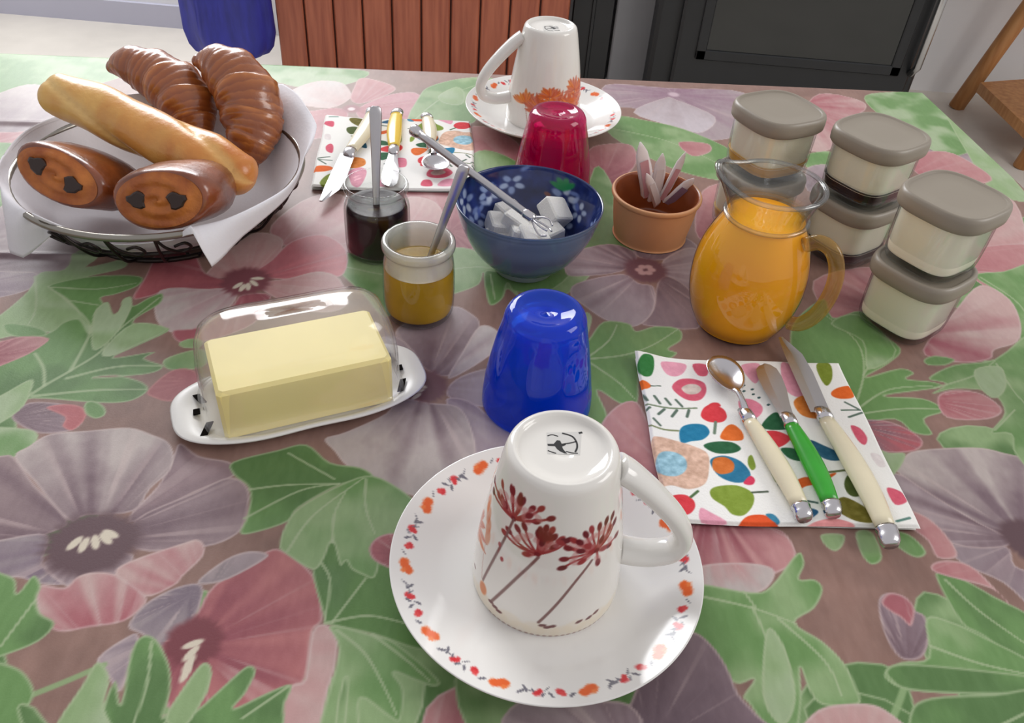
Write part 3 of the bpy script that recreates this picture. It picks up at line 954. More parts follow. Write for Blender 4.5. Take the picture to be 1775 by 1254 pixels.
mside = resample(mprof_side, 0.0006)
NM = 420
m_top = [(0.0232, 0.1003), (0.0222, 0.0990), (0.0214, 0.0978), (0.015, 0.0975), (0.008, 0.0975), (0.0, 0.0975)]
m_in = [(0.0, 0.092), (0.018, 0.092), (0.024, 0.089), (0.0262, 0.084), (0.03, 0.068), (0.0334, 0.048), (0.0362, 0.024), (0.0374, 0.008), (0.0380, 0.001), (0.0392, 0.0)]
H_NEAR = R_(3)


def mug_radius(z):
    return np.interp(z, mside[:, 1], mside[:, 0])


def mug_uv(u, v):
    """where a view point meets the near mug: (arc mm, height mm), arc measured from the handle"""
    d = _fw * F_PX + CR * (u - 887.5) + CD * (v - 627)
    d = d / np.linalg.norm(d)
    o = np.array([0, 0, CAM_H])
    ts = np.linspace(0.2, 0.8, 3000)
    Pq = o + ts[:, None] * d
    r = np.hypot(Pq[:, 0] - S1[0], Pq[:, 1] - S1[1])
    z = Pq[:, 2] - MUG_Z
    hit = (z >= 0) & (z <= 0.1) & (r <= np.interp(z, mside[:, 1], mside[:, 0]))
    i = int(np.argmax(hit)) if hit.any() else int(np.argmin(np.abs(r - 0.038) + 10 * np.maximum(0, -z)))
    ph = math.atan2(Pq[i, 1] - S1[1], Pq[i, 0] - S1[0]) - H_NEAR
    return (ph % (2 * math.pi)) * 36.0, float(np.clip(z[i], 0, 0.1)) * 1000


CMS = WHITE * 0 + np.array([226, 223, 216.0])
arc = np.linspace(0, 2 * math.pi, NM, endpoint=False) * 36.0
mc = Canvas(arc, mside[:, 1] * 1000, CMS, lambda p: mug_uv(*p))
DR, MRD, BRN = (120, 32, 36), (150, 52, 52), (120, 84, 80)


def mstroke(pts, w, col, a=1.0, px=True, w1=None):
    if not px:
        sv = mc.conv
        mc.conv = lambda p: np.array(p, float)
        mc.stroke(pts, w, col, a, w1=w1)
        mc.conv = sv
    else:
        mc.stroke(pts, w, col, a, w1=w1)


def mblob(c, rx, ry, ang, col, a=1.0, px=True):
    if not px:
        sv = mc.conv
        mc.conv = lambda p: np.array(p, float)
        mc.ellipse(c, rx, ry, ang, col, 0.35, 0, a)
        mc.conv = sv
    else:
        mc.ellipse(c, rx, ry, ang, col, 0.35, 0, a)


def z8(x, y):
    return (820 + x / 2.916, 680 + y / 2.916)


# warm tint low on the mug
for q in np.linspace(200, 330, 14):
    mblob((math.radians(q) * 36, 5 + 2 * math.sin(q)), 7, 6, 0, (222, 206, 178), 0.35, px=False)
# orange flower side
rs = random.Random(5)
for hub, n, L in (((30, 27), 13, 18), ((46, 22), 14, 22), ((62, 27), 15, 22), ((78, 24), 15, 22), ((94, 30), 14, 24), ((106, 36), 12, 22), ((54, 38), 12, 15), ((84, 42), 12, 16)):
    for i in range(n):
        a = math.pi * (0.02 + 0.96 * i / (n - 1)) + rs.uniform(-.1, .1)
        l = L * rs.uniform(.7, 1.1)
        e = (hub[0] + l * math.cos(a), hub[1] + l * math.sin(a) * 0.9)
        c = rs.choice([(214, 104, 44), (224, 128, 60), (198, 92, 60), (206, 120, 96)])
        mblob(((hub[0] * .45 + e[0] * .55), (hub[1] * .45 + e[1] * .55)), l * .44, 2.4, a, c, 0.85, px=False)
        mstroke([hub, e], 0.35, (176, 84, 60), .8, px=False)
    mstroke([hub, (hub[0] + rs.uniform(-6, 6), 2)], 0.4, (176, 120, 100), .9, px=False)
# orange petal seen on the left flank of the near mug
for x, y, r in ((82, 560, 5), (80, 620, 7), (78, 680, 7.5), (74, 730, 5)):
    mblob(z8(x, y), 3.2, 6, 0, (206, 130, 92), 0.8)
mstroke([z8(62, 770), z8(50, 850), z8(44, 940)], 0.35, (190, 150, 140), .8)
mblob(z8(50, 990), 3.5, 5, 0, (208, 112, 50), .9)
# umbels
hubs = [((205, 640), [(110, 440), (105, 500), (150, 465), (150, 540), (195, 490), (205, 500), (240, 530), (240, 560), (255, 550), (300, 590), (345, 590), (320, 655), (395, 640), (285, 625), (165, 570), (130, 520)]),
        ((325, 820), [(225, 690), (260, 680), (180, 700), (340, 700), (370, 690), (400, 700), (410, 735), (355, 740), (385, 745), (330, 715), (445, 745), (450, 755), (270, 820), (410, 785), (480, 750), (160, 710), (350, 760)]),
        ((625, 800), [(440, 760), (480, 790), (510, 750), (540, 760), (460, 845), (450, 890), (545, 805), (550, 858), (570, 720), (600, 695), (640, 680), (675, 650), (705, 625), (715, 655), (690, 690), (580, 780), (650, 745), (685, 775), (630, 860), (725, 720), (660, 790)])]
for hub, tips in hubs:
    for t in tips:
        mid = ((hub[0] + t[0]) / 2 + (t[0] - hub[0]) * .12, (hub[1] + t[1]) / 2 + abs(t[0] - hub[0]) * .06)
        mstroke([z8(*hub), z8(*mid), z8(*t)], 0.8, MRD, .95)
        mblob(z8((hub[0] + t[0] * 2) / 3, (hub[1] + 2 * t[1]) / 3), 3.2, 2.0, rs.uniform(0, 3), (190, 124, 122), .5)
        q1, q2 = mug_uv(*z8(*t)), mug_uv(*z8(*hub))
        mblob(z8(*t), 3.0, 1.9, math.atan2(q1[1] - q2[1], q1[0] - q2[0]), rs.choice([DR, (104, 28, 34), MRD]), 1)
    mblob(z8(*hub), 2.0, 1.6, 0, DR)
for x, y in ((240, 550), (355, 735), (380, 730), (345, 725)):
    mblob(z8(x, y), 3.2, 3.2, 0, (118, 28, 32), .9)
for st in ([(205, 645), (150, 760), (50, 950)], [(330, 835), (215, 945), (90, 1060)], [(600, 850), (500, 980), (330, 1165)]):
    mstroke([z8(*p) for p in st], 0.9, BRN, .95)
for x, y in ((160, 710), (135, 770), (145, 845)):
    mblob(z8(x, y), 1.3, 1.8, 0, MRD, .9)
for x, y in ((90, 1060), (130, 1108), (110, 1085), (375, 1190), (350, 1180), (400, 1185), (535, 1160), (585, 1140), (620, 1112), (10, 880)):
    c_ = mug_uv(*z8(x, y))
    mblob((c_[0], max(1.2, c_[1])), 2.2, 1.3, .3, (104, 60, 60), .95, px=False)
for q in np.linspace(222, 318, 22):
    mblob((math.radians(q) * 36, 0.8), 1.2, 0.7, 0, (140, 100, 94), .8, px=False)
mall = np.vstack([mside, m_top, m_in])
mcol = np.empty((len(mall), NM, 3))
mcol[:] = CMS
mcol[:len(mside)] = mc.C
mug = thing('mug', 'upside-down white mug with dark red flower umbels on the nearest saucer', 'mug', (S1[0], S1[1], MUG_Z), H_NEAR, 'upside-down flowered mugs')
mug_m = mat('printed_mug_glaze', (226, 224, 220), 0.1, spec=0.55, attr='print')
lathe('body', mall, mug_m, mug, NM, lin(mcol).reshape(-1, 3))
hp = spline([(0.0285, 0, 0.088), (0.0375, 0, 0.081), (0.052, 0, 0.066), (0.0645, 0, 0.050), (0.0705, 0, 0.036), (0.067, 0, 0.0255), (0.056, 0, 0.0215), (0.046, 0, 0.022), (0.0375, 0, 0.024)], 6)
V, Fc = tube_geo(hp, [0.0052 + 0.0010 * abs(math.cos(i / (len(hp) - 1) * math.pi)) for i in range(len(hp))], 16, flat=1.45, up=(0, 1, 0))
# broad strap: swap so the wide side runs across the handle plane
hv = np.array(V)
mk('handle', hv, Fc, mat('mug_handle_glaze', (224, 222, 216), 0.1, spec=0.55), mug)
# archer stamp on the base
ink = mat('black_stamp_ink', (26, 26, 26), 0.4)
grey_ink = mat('grey_stamp_ink', (176, 174, 172), 0.4)
ztop = MUG_Z + 0.0976


def stamp_pt(x, y):
    p = at(*z8(x, y), ztop)
    ca, sa = math.cos(-H_NEAR), math.sin(-H_NEAR)
    dx, dy = p[0] - S1[0], p[1] - S1[1]
    return (dx * ca - dy * sa, dx * sa + dy * ca)


def stamp_poly(pts, dz):
    P2 = [stamp_pt(*p) for p in pts]
    n = len(P2)
    V = [(x, y, 0.0975 + dz) for x, y in P2]
    return V, [tuple(range(n - 1, -1, -1))]


def stamp_line(pts, w, dz):
    P2 = spline(np.array([stamp_pt(*p) for p in pts]), 6) if len(pts) > 2 else np.array([stamp_pt(*p) for p in pts])
    V, Fc = [], []
    for i, p in enumerate(P2):
        t = P2[min(i + 1, len(P2) - 1)] - P2[max(i - 1, 0)]
        t = t / np.linalg.norm(t)
        nrm = np.array([-t[1], t[0]]) * w
        V += [(p[0] + nrm[0], p[1] + nrm[1], 0.0975 + dz), (p[0] - nrm[0], p[1] - nrm[1], 0.0975 + dz)]
        if i:
            k = 2 * i
            Fc.append((k - 2, k - 1, k + 1, k))
    return V, Fc


bg = stamp_poly([(372, 205), (548, 200), (540, 318), (376, 312)], 0.00008)
st_bg = mk('stamp_ground', *bg, mat('stamp_ground_ink', (205, 203, 198), 0.3), mug, smooth=False)
st_ink = mk('maker_stamp', *join([
    stamp_poly([(376, 262), (408, 262), (424, 244), (440, 246), (448, 262), (470, 258), (468, 268), (450, 276), (456, 290), (476, 312), (462, 310), (440, 300), (424, 288), (414, 274), (378, 272)], 0.00016),
    stamp_line([(450, 208), (500, 224), (522, 252), (526, 280), (516, 304)], 0.00045, 0.00016),
    stamp_line([(450, 264), (490, 258), (522, 250)], 0.00035, 0.00016),
    stamp_line([(376, 222), (400, 216), (430, 224)], 0.0003, 0.00016),
    stamp_line([(470, 300), (500, 308), (530, 310)], 0.0003, 0.00016),
    stamp_line([(378, 296), (400, 304), (420, 310)], 0.0003, 0.00016),
    stamp_line([(534, 208), (552, 204)], 0.0006, 0.00016)]), ink, mug, smooth=False)
st_ink['label'] = 'black archer maker stamp'
dup(mug, (S2[0], S2[1], MUG_Z), R_(-168), 'upside-down white mug with orange flowers on the far saucer', 'upside-down flowered mugs')

# ------------------------------------------------------------------ tumblers
def tumbler(name, loc, col, label, rz):
    t = thing(name, label, 'glass', (loc[0], loc[1], 0.0004), rz, 'upside-down coloured tumblers')
    H, rt, rb = 0.080, 0.0256, 0.0378
    out = spline([(rb - 0.0006, 0.0), (rb, 0.0015), (rb - 0.0004, 0.012), (rb - 0.0028, 0.030), (rb - 0.0068, 0.052), (rt + 0.0020, 0.068), (rt + 0.0006, 0.0745), (rt - 0.0022, 0.0788), (rt - 0.0055, H)], 6)
    top = [(0.0175, 0.0798), (0.0155, 0.0785), (0.008, 0.0775), (0.0, 0.0773)]
    inn = spline([(0.0, 0.0685), (0.012, 0.0685), (0.0205, 0.0665), (0.0235, 0.062), (0.0265, 0.05), (0.0305, 0.03), (0.0335, 0.012), (rb - 0.0028, 0.001), (rb - 0.0012, -0.0)], 5)
    pr = np.vstack([out, top, inn])
    n = 90

    th = np.linspace(0, 2 * math.pi, n, endpoint=False)
    facet = np.cos(math.pi / 9) / np.cos((th % (2 * math.pi / 9)) - math.pi / 9)
    rows = []
    for i, (r, z) in enumerate(pr):
        inner = i >= len(out) + len(top)
        w = (sstep(np.array(z), 0.012, 0.02) * (1 - sstep(np.array(z), 0.058, 0.066))) * (0.55 if inner else 0.35)
        k = 1 + (facet - 0.97) * w
        r = max(r, 1e-5)
        rows.append(np.stack([r * k * np.cos(th), r * k * np.sin(th), np.full(n, z)], -1))
    finish('tumbler_body', grid_mesh('tumbler_body', np.array(rows), True), col, t)
    return t


blue_g = glass('blue_glass', (110, 180, 255), 1.0, 1.5, 0.02, haze=0.26, hazecol=(0, 84, 250), refr=0.3)
pink_g = glass('pink_glass', (246, 84, 170), 1.0, 1.5, 0.02, haze=0.18, hazecol=(214, 0, 120), refr=0.3)
tumbler('tumbler', (0.0191, 0.4276), blue_g, 'upside-down blue glass tumbler behind the nearest mug', 0.3)
tumbler('tumbler', (0.0227, 0.7326), pink_g, 'upside-down pink glass tumbler between the blue bowl and the far saucer', 0.1)

# ------------------------------------------------------------------ blue bowl with sugar
BW = (0.0030, 0.5945)
bowl_in = mat('blue_patterned_glaze', (30, 44, 96), 0.1, spec=0.6, attr='print')
bprof_in = resample(spline([(0.0, 0.0085), (0.014, 0.0085), (0.026, 0.0115), (0.040, 0.0235), (0.051, 0.042), (0.0570, 0.058), (0.0582, 0.0628)], 8), 0.0008)
b_out = spline([(0.0590, 0.0634), (0.0597, 0.0626), (0.0586, 0.057), (0.0535, 0.040), (0.0440, 0.0215), (0.0330, 0.0095), (0.0270, 0.0070)], 5)
b_foot = [(0.0262, 0.0068), (0.0258, 0.0004), (0.0236, 0.0004), (0.0226, 0.004), (0.0, 0.0046)]
NB = 300
bc = Canvas(np.linspace(-math.pi, math.pi, NB, endpoint=False) * 40.0, np.arange(len(bprof_in)) * 0.8, (30, 42, 92), lambda p: np.array(p, float))
bx, by = bc.X, bc.Y
bc.C += ((fbm(bx * .12, by * .12) - .5) * 60)[..., None] * np.array([.3, .5, 1.])
rb_ = random.Random(4)
Hh = by.max()
for i in range(40):
    cx, cy = rb_.uniform(-125, 125), rb_.uniform(22, Hh - 2)
    if rb_.random() < .55:
        s_ = rb_.uniform(4.2, 6.6)
        for k in range(5):
            a = k * 1.257 + i
            bc.ellipse((cx + s_ * math.cos(a), cy + s_ * math.sin(a)), s_ * .75, s_ * .5, a, rb_.choice([(168, 182, 208), (140, 158, 196), (190, 200, 216)]), .5, 0, .9)
        bc.ellipse((cx, cy), s_ * .55, s_ * .5, 0, (28, 40, 100), .5)
    else:
        a = rb_.uniform(0, 3.14)
        for k in range(3):
            bc.ellipse((cx + k * 5 * math.cos(a), cy + k * 5 * math.sin(a)), 5.2, 2.2, a + k, rb_.choice([(150, 166, 200), (70, 90, 160), (110, 130, 180)]), .6, 0, .85)
for ga in (1.02, -2.75, -0.6):
    for k in range(4):
        a = k * .6 + .4
        bc.ellipse((ga * 40 + 5 * math.cos(a), Hh - 17 + 6 * math.sin(a)), 6.5, 2.8, a, (38, 128, 74), .4)
    bc.ellipse((ga * 40 + 10, Hh - 24), 3, 2, .4, (120, 70, 60), .4)
ball = np.vstack([bprof_in, b_out, b_foot])
bcol = np.empty((len(ball), NB, 3))
bcol[:len(bprof_in)] = np.roll(bc.C, NB // 2, 1)
ao = len(bprof_in)
for i in range(len(b_out)):
    zz = b_out[i][1]
    st = 8 * math.sin(zz * 1900)
    bcol[ao + i] = (88 + st, 108 + st, 136 + st) if i > 3 else (30, 46, 84)
bcol[ao + len(b_out):] = (176, 186, 190)
bowl = lathe('bowl', ball, bowl_in, None, NB, lin(np.clip(bcol, 5, 250)).reshape(-1, 3), (BW[0], BW[1], 0.0002))
tag(bowl, 'blue bowl with white-flowered glaze inside holding sugar lumps', 'bowl')
sugar_m = mat('sugar', (232, 230, 226), 0.85, noise=0.04, nscale=600, bump=0.5, bscale=1500, sss=0.2)
sug_spots = [((868, 392), .028, .3, (.1, .2), 'sugar lump leaning on the left wall of the blue bowl'),
             ((898, 386), .034, 1.1, (.3, .1), 'sugar lump at the back of the heap beside the tongs'),
             ((870, 412), .020, .9, (.0, .1), 'sugar lump low at the left front of the bowl'),
             ((908, 410), .030, .2, (-.2, .15), 'sugar lump at the front middle under the claws'),
             ((948, 404), .030, .6, (.15, -.2), 'sugar lump at the front right of the bowl'),
             ((962, 368), .040, .75, (.55, .35), 'tilted sugar lump on top at the right of the heap'),
             ((884, 372), .030, .8, (.2, .1), 'sugar lump at the far left of the heap against the glaze'),
             ((925, 415), .034, .3, (.05, .1), 'sugar lump nearest the front rim of the bowl'),
             ((930, 392), .018, .4, (.1, .1), 'sugar lump buried in the middle under the others'),
             ((945, 378), .016, .4, (.1, .1), 'sugar lump below the tilted one at the bowl bottom')]
me_s = None
for (px_, zz, rz, tl, lb) in sug_spots:
    if me_s is None:
        so = mk('sugar_lump', *box_geo((0, 0, 0), (0.0225, 0.0225, 0.0155), 0.0014), sugar_m, smooth=False)
        me_s = so.data
    else:
        so = bpy.data.objects.new('sugar_lump', me_s)
        COL.objects.link(so)
    p = at(px_[0], px_[1], zz)
    so.location = tuple(p)
    so.rotation_euler = (tl[0], tl[1], rz)
    tag(so, lb, 'sugar', 'sugar lumps in the blue bowl')

# claw tongs lying over the bowl rim
steel = mat('steel', (206, 204, 206), 0.22, metal=1.0)
steel_sat = mat('satin_steel', (190, 188, 190), 0.34, metal=1.0)
a_ = aty(722, 229, 0.660)
b_ = at(926, 381, 0.0515)
d_ = (b_ - a_) / np.linalg.norm(b_ - a_)
tg = thing('sugar_tongs', 'long thin steel sugar tongs with claws resting in the blue bowl', 'tongs', a_)
LT = np.linalg.norm(b_ - a_)
path = [d_ * t for t in np.linspace(0, LT, 12)]
tube('stem', path, 0.0034, steel_sat, tg, 10)
tube('push_button', [d_ * -0.006, d_ * -0.004, d_ * 0.0, d_ * 0.006], [0.003, 0.0052, 0.0052, 0.003], steel, tg, 12)
sd = np.cross(d_, [0, 0, 1.0])
sd /= np.linalg.norm(sd)
upv = np.cross(sd, d_)
tube('collar', [d_ * (LT - 0.012), d_ * (LT - 0.009), d_ * (LT - 0.002), d_ * LT], [0.0028, 0.0042, 0.0042, 0.003], steel, tg, 12)
for k in range(4):
    q = k * math.pi / 2 + 0.5
    o_ = sd * math.cos(q) + upv * math.sin(q)
    tube('claw', spline([d_ * (LT - 0.003), d_ * (LT + 0.004) + o_ * 0.005, d_ * (LT + 0.011) + o_ * 0.0075, d_ * (LT + 0.016) + o_ * 0.0045], 4), 0.0009, steel, tg, 6)

# ------------------------------------------------------------------ jam and honey pots, each with a spoon
clear = glass('clear_glass', (254, 255, 254), 1.0, 1.5, 0.02, edge=(206, 210, 210))
clear_thick = glass('thick_clear_glass', (254, 255, 254), 1.2, 1.6, 0.03, edge=(160, 162, 162))


def pot(name, label, loc, out, inn, content, cm, cname, gm):
    t = thing(name, label, 'jar', (loc[0], loc[1], 0.0002))
    lathe('glass_wall', np.vstack([out, inn]), gm, t, 56)
    lathe(cname, content, cm, t, 56)
    return t


jam_out = spline([(0.0, 0.0), (0.0235, 0.0), (0.0262, 0.002), (0.0272, 0.008), (0.0272, 0.038), (0.0258, 0.046), (0.0240, 0.0505), (0.0240, 0.0545), (0.0262, 0.0575), (0.0266, 0.0605), (0.0255, 0.0625)], 5)
jam_in = spline([(0.0240, 0.0622), (0.0230, 0.059), (0.0220, 0.0525), (0.0225, 0.0490), (0.0242, 0.043), (0.0254, 0.036), (0.0254, 0.008), (0.0235, 0.0036), (0.0, 0.0032)], 5)
JM = (-0.1222, 0.6028)
jam_m = mat('blackcurrant_jam', (40, 16, 26), 0.3, spec=0.12, noise=0.4, nscale=60, bump=0.15, bscale=120)
jam = pot('jam_pot', 'round glass pot of dark purple jam left of the blue bowl', JM,
          jam_out, jam_in, spline([(0.0, 0.0036), (0.0235, 0.0040), (0.0251, 0.0085), (0.0251, 0.036), (0.0240, 0.0425), (0.0228, 0.0440), (0.012, 0.0432), (0.0, 0.0430)], 5), jam_m, 'jam', clear)
hon_m = mat('yellow_jelly', (184, 142, 22), 0.25, spec=0.3, noise=0.2, nscale=40, sss=0.15)
HN = (-0.0756, 0.5187)
hon_out = spline([(0.0, 0.0), (0.0215, 0.0), (0.0252, 0.003), (0.0268, 0.009), (0.0272, 0.030), (0.0264, 0.046), (0.0252, 0.0545), (0.0256, 0.0575), (0.0272, 0.0600), (0.0272, 0.0640), (0.0258, 0.0660)], 5)
hon_in = spline([(0.0225, 0.0655), (0.0216, 0.061), (0.0216, 0.054), (0.0230, 0.046), (0.0248, 0.030), (0.0246, 0.010), (0.0210, 0.004), (0.0, 0.0036)], 5)
milky = glass('milky_glass', (238, 238, 234), 0.9, 1.45, 0.08, haze=0.34, hazecol=(236, 234, 228))
hon = pot('jelly_pot', 'small glass pot of golden yellow jelly in front of the jam', HN, hon_out, hon_in,
          spline([(0.0, 0.0040), (0.0208, 0.0044), (0.0256, 0.0090), (0.0262, 0.030), (0.0256, 0.0425), (0.0232, 0.0435), (0.0, 0.0438)], 5), hon_m, 'jelly', clear)
lathe('frosted_neck', np.array([(0.0258, 0.0440), (0.0262, 0.0465), (0.0250, 0.0545), (0.0254, 0.0578), (0.0269, 0.0602), (0.0269, 0.0636), (0.0256, 0.0656), (0.0232, 0.0650), (0.0222, 0.061), (0.0222, 0.0545), (0.0236, 0.0465), (0.0240, 0.0440)]),
      milky, hon, 56)


def strip_spoon(name, label, p0, p1, w, th_, face, m, bowl_r):
    """flat handled spoon from p0 (bowl end) to p1"""
    p0, p1 = np.array(p0), np.array(p1)
    t = thing(name, label, 'spoon', p0)
    d = p1 - p0
    L = np.linalg.norm(d)
    d = d / L
    f = np.array(face, float)
    f -= d * (f @ d)
    f /= np.linalg.norm(f)
    s = np.cross(d, f)
    rings = []
    for k, q in ((0, .55), (.05, .5), (.3, .62), (.7, .85), (.93, 1.0), (.985, .85), (1.0, .5)):
        c = d * L * k
        W, H = w * q, th_
        rings.append([c + s * a * W + f * b * H for a, b in ((-1, -.4), (-.8, -1), (.8, -1), (1, -.4), (1, .4), (.8, 1), (-.8, 1), (-1, .4))])
    mk('handle', *loft_rings(rings), m, t)
    rows = []
    for r in np.linspace(0, 1, 7):
        rows.append([-d * (bowl_r * 1.1) + (d * math.cos(q) * bowl_r * 1.35 + s * math.sin(q) * bowl_r * 0.85) * max(r, 1e-3) - f * (0.004 * (1 - r * r)) for q in np.linspace(0, 2 * math.pi, 24, endpoint=False)])
    for r in np.linspace(1, 0, 7):
        rows.append([-d * (bowl_r * 1.1) + (d * math.cos(q) * bowl_r * 1.37 + s * math.sin(q) * bowl_r * 0.87) * max(r, 1e-3) - f * (0.004 * (1 - r * r) + 0.0008) for q in np.linspace(0, 2 * math.pi, 24, endpoint=False)])
    finish('spoon_bowl', grid_mesh('spoon_bowl', np.array(rows), True), m, t)
    return t


strip_spoon('jam_spoon', 'steel spoon standing upright in the dark jam', (JM[0] + 0.000, JM[1] - 0.004, 0.034), aty(651, 184, JM[1] + 0.0225), 0.0050, 0.0009, (0.3, -1, 0.2), steel_sat, 0.010)
strip_spoon('jelly_spoon', 'steel spoon leaning out of the yellow jelly', at(744, 450, 0.044), aty(806, 287, 0.538), 0.0046, 0.0009, (0.5, -1, 0.4), steel_sat, 0.009)

# ------------------------------------------------------------------ terracotta pot with paper sugar sticks
terra = mat('terracotta', (206, 152, 106), 0.55, noise=0.12, nscale=30)
terra_in = mat('terracotta_glaze', (150, 80, 44), 0.2, spec=0.6, noise=0.2, nscale=20)
RK = at(1139, 334, 0.042)[:2]
rk = thing('ramekin', 'small terracotta pot holding paper sugar sticks', 'pot', (RK[0], RK[1], 0.0002))
lathe('outside', spline([(0.0, 0.0006), (0.0, 0.0), (0.031, 0.0), (0.0325, 0.0015), (0.0352, 0.016), (0.0374, 0.034), (0.0378, 0.0375), (0.0392, 0.0385), (0.0400, 0.0405), (0.0396, 0.0425), (0.0380, 0.0430)], 5), terra, rk, 64)
lathe('glazed_inside', spline([(0.0380, 0.0430), (0.0362, 0.0415), (0.0350, 0.034), (0.0330, 0.016), (0.0300, 0.005), (0.0, 0.004)], 5), terra_in, rk, 64)
paper_w = mat('sugar_paper', (242, 234, 232), 0.6)
paper_p = mat('pink_sugar_paper', (214, 160, 164), 0.6)
paper_v = mat('mauve_sugar_paper', (150, 126, 150), 0.6)
for (b0, tip, yy, w, m_, lb) in [((1124, 350), (1111, 246), .690, .0056, paper_p, 'broad white and pink sugar stick at the left of the terracotta pot'),
                                 ((1131, 352), (1150, 266), .688, .0048, paper_w, 'white sugar stick with a folded tip in the middle of the pot'),
                                 ((1141, 354), (1190, 264), .690, .0034, paper_p, 'thin pale pink sugar stick leaning right in the pot'),
                                 ((1152, 356), (1204, 310), .680, .0046, paper_v, 'mauve and white sugar stick low at the right of the pot'),
                                 ((1140, 356), (1122, 300), .675, .0036, paper_w, 'short white sugar stick in front at the left of the pot')]:
    base = at(b0[0], b0[1], 0.012)
    tipp = aty(tip[0], tip[1], yy)
    t = thing('sugar_stick', lb, 'sugar stick', base, 0, 'paper sugar sticks')
    w *= 1.3
    d = tipp - base
    L = np.linalg.norm(d)
    d /= L
    f = np.array([0.25, -1, 0.5])
    f -= d * (f @ d)
    f /= np.linalg.norm(f)
    s = np.cross(d, f)
    rings = []
    for k, q, hh in ((0, 1, .0005), (.06, 1, .0018), (.3, 1, .0026), (.6, .98, .0024), (.82, .8, .0014), (.93, .42, .0007), (1.0, .1, .0004)):
        c = d * L * k + s * (0.0008 * math.sin(k * 5))
        rings.append([c + s * a * w * q + f * b * hh for a, b in ((-1, 0), (-.7, -.7), (0, -1), (.7, -.7), (1, 0), (.7, .7), (0, 1), (-.7, .7))])
    body = mk('paper_tube', *loft_rings(rings), paper_w, t)
    V, Fc = [], []
    for k in (.12, .3, .5, .72):
        c = d * L * k
        V += [tuple(c - s * w * .62 + f * .0030), tuple(c + s * w * .5 + f * .0030)]
    for i in range(3):
        Fc.append((2 * i, 2 * i + 1, 2 * i + 3, 2 * i + 2))
    mk('printed_band', V, Fc, m_, t)

# ------------------------------------------------------------------ jug of orange juice
JG = (0.1745, 0.5400)
jug = thing('juice_jug', 'round glass jug full of orange juice in front of the yogurt jars', 'jug', (JG[0], JG[1], 0.0002))
j_out = spline([(0.0, 0.0), (0.028, 0.0), (0.0335, 0.003), (0.0405, 0.016), (0.0448, 0.034), (0.0452, 0.052), (0.0425, 0.068), (0.0375, 0.082), (0.0325, 0.0925), (0.0305, 0.0985), (0.0315, 0.1060), (0.0345, 0.1150), (0.0368, 0.1205), (0.0372, 0.1235), (0.0360, 0.1248)], 5)
j_in = spline([(0.0344, 0.1238), (0.0335, 0.1190), (0.0308, 0.1110), (0.0280, 0.1030), (0.0278, 0.0970), (0.0300, 0.0900), (0.0355, 0.0790), (0.0405, 0.066), (0.0430, 0.052), (0.0426, 0.036), (0.0388, 0.018), (0.0320, 0.006), (0.0, 0.0055)], 5)
for q_ in (j_out, j_in):
    q_[:, 0] *= 0.955
pr = np.vstack([j_out, j_in])
n = 72
th = np.linspace(0, 2 * math.pi, n, endpoint=False)
SPOUT = R_(165)
rows = []
for r, z in pr:
    w = float(sstep(np.array(z), 0.098, 0.122))
    k = np.exp(-((np.angle(np.exp(1j * (th - SPOUT)))) / 0.42) ** 2)
    rad = max(r, 1e-5) * (1 + 0.20 * w * k - 0.04 * w * np.exp(-((np.abs(np.angle(np.exp(1j * (th - SPOUT)))) - 0.8) / 0.3) ** 2))
    zz = z + 0.006 * w * k
    rows.append(np.stack([rad * np.cos(th), rad * np.sin(th), zz], -1))
finish('glass_body', grid_mesh('glass_body', np.array(rows), True), clear_thick, jug)
lip_i = int(np.argmax(j_out[:, 1] > 0.1225))
tube('lip', rows[lip_i + 1], 0.0017, glass('lip_glass', (246, 248, 248), 1.6, 1.7, 0.03, edge=(150, 152, 152)), jug, 8, True)
tube('neck_ring', np.stack([0.0300 * np.cos(th), 0.0300 * np.sin(th), 0 * th + 0.0985], -1), 0.0016, glass('neck_ring_glass', (246, 246, 244), 1.4, 1.6, 0.03, edge=(170, 170, 168)), jug, 8, True)
juice_m = mat('orange_juice', (255, 180, 6), 0.4, spec=0.2, noise=0.12, nscale=20, col2=(250, 164, 2))
juice_prof = [(0.0, 0.0015), (0.0305, 0.0022), (0.0335, 0.0046), (0.0398, 0.016), (0.0441, 0.034), (0.0445, 0.052), (0.0418, 0.068), (0.0368, 0.0815), (0.0316, 0.0918), (0.0292, 0.0955), (0.0280, 0.0962), (0.0, 0.0962)]
lathe('juice', spline(juice_prof, 4) * [0.955, 1], juice_m, jug, 72)
hq = R_(-38)
hd = np.array([math.cos(hq), math.sin(hq), 0])
hpth = spline([hd * 0.0335 + [0, 0, 0.088], hd * 0.043 + [0, 0, 0.0945], hd * 0.0535 + [0, 0, 0.092], hd * 0.0610 + [0, 0, 0.079], hd * 0.0625 + [0, 0, 0.060], hd * 0.0585 + [0, 0, 0.040], hd * 0.0500 + [0, 0, 0.026], hd * 0.0405 + [0, 0, 0.022]], 6)
V, Fc = tube_geo(hpth, 0.0058, 12, flat=0.75, up=(-math.sin(hq), math.cos(hq), 0))
mk('handle', V, Fc, glass('handle_glass', (236, 226, 196), 1.0, 1.5, 0.03, haze=0.18, hazecol=(222, 176, 88)), jug)

# ------------------------------------------------------------------ yogurt jars with grey lids
lid_m = mat('taupe_plastic_lid', (142, 133, 119), 0.38, spec=0.45)
yog_m = mat('yogurt', (250, 243, 222), 0.45, sss=0.1, noise=0.03, nscale=20)
dark_m = mat('dark_fruit_layer', (30, 14, 16), 0.3)
honey_m = mat('caramel_layer', (196, 150, 66), 0.35)


def sq(th, p=3.6):
    return (np.abs(np.cos(th)) ** p + np.abs(np.sin(th)) ** p) ** (-1.0 / p)


JH = 0.0585


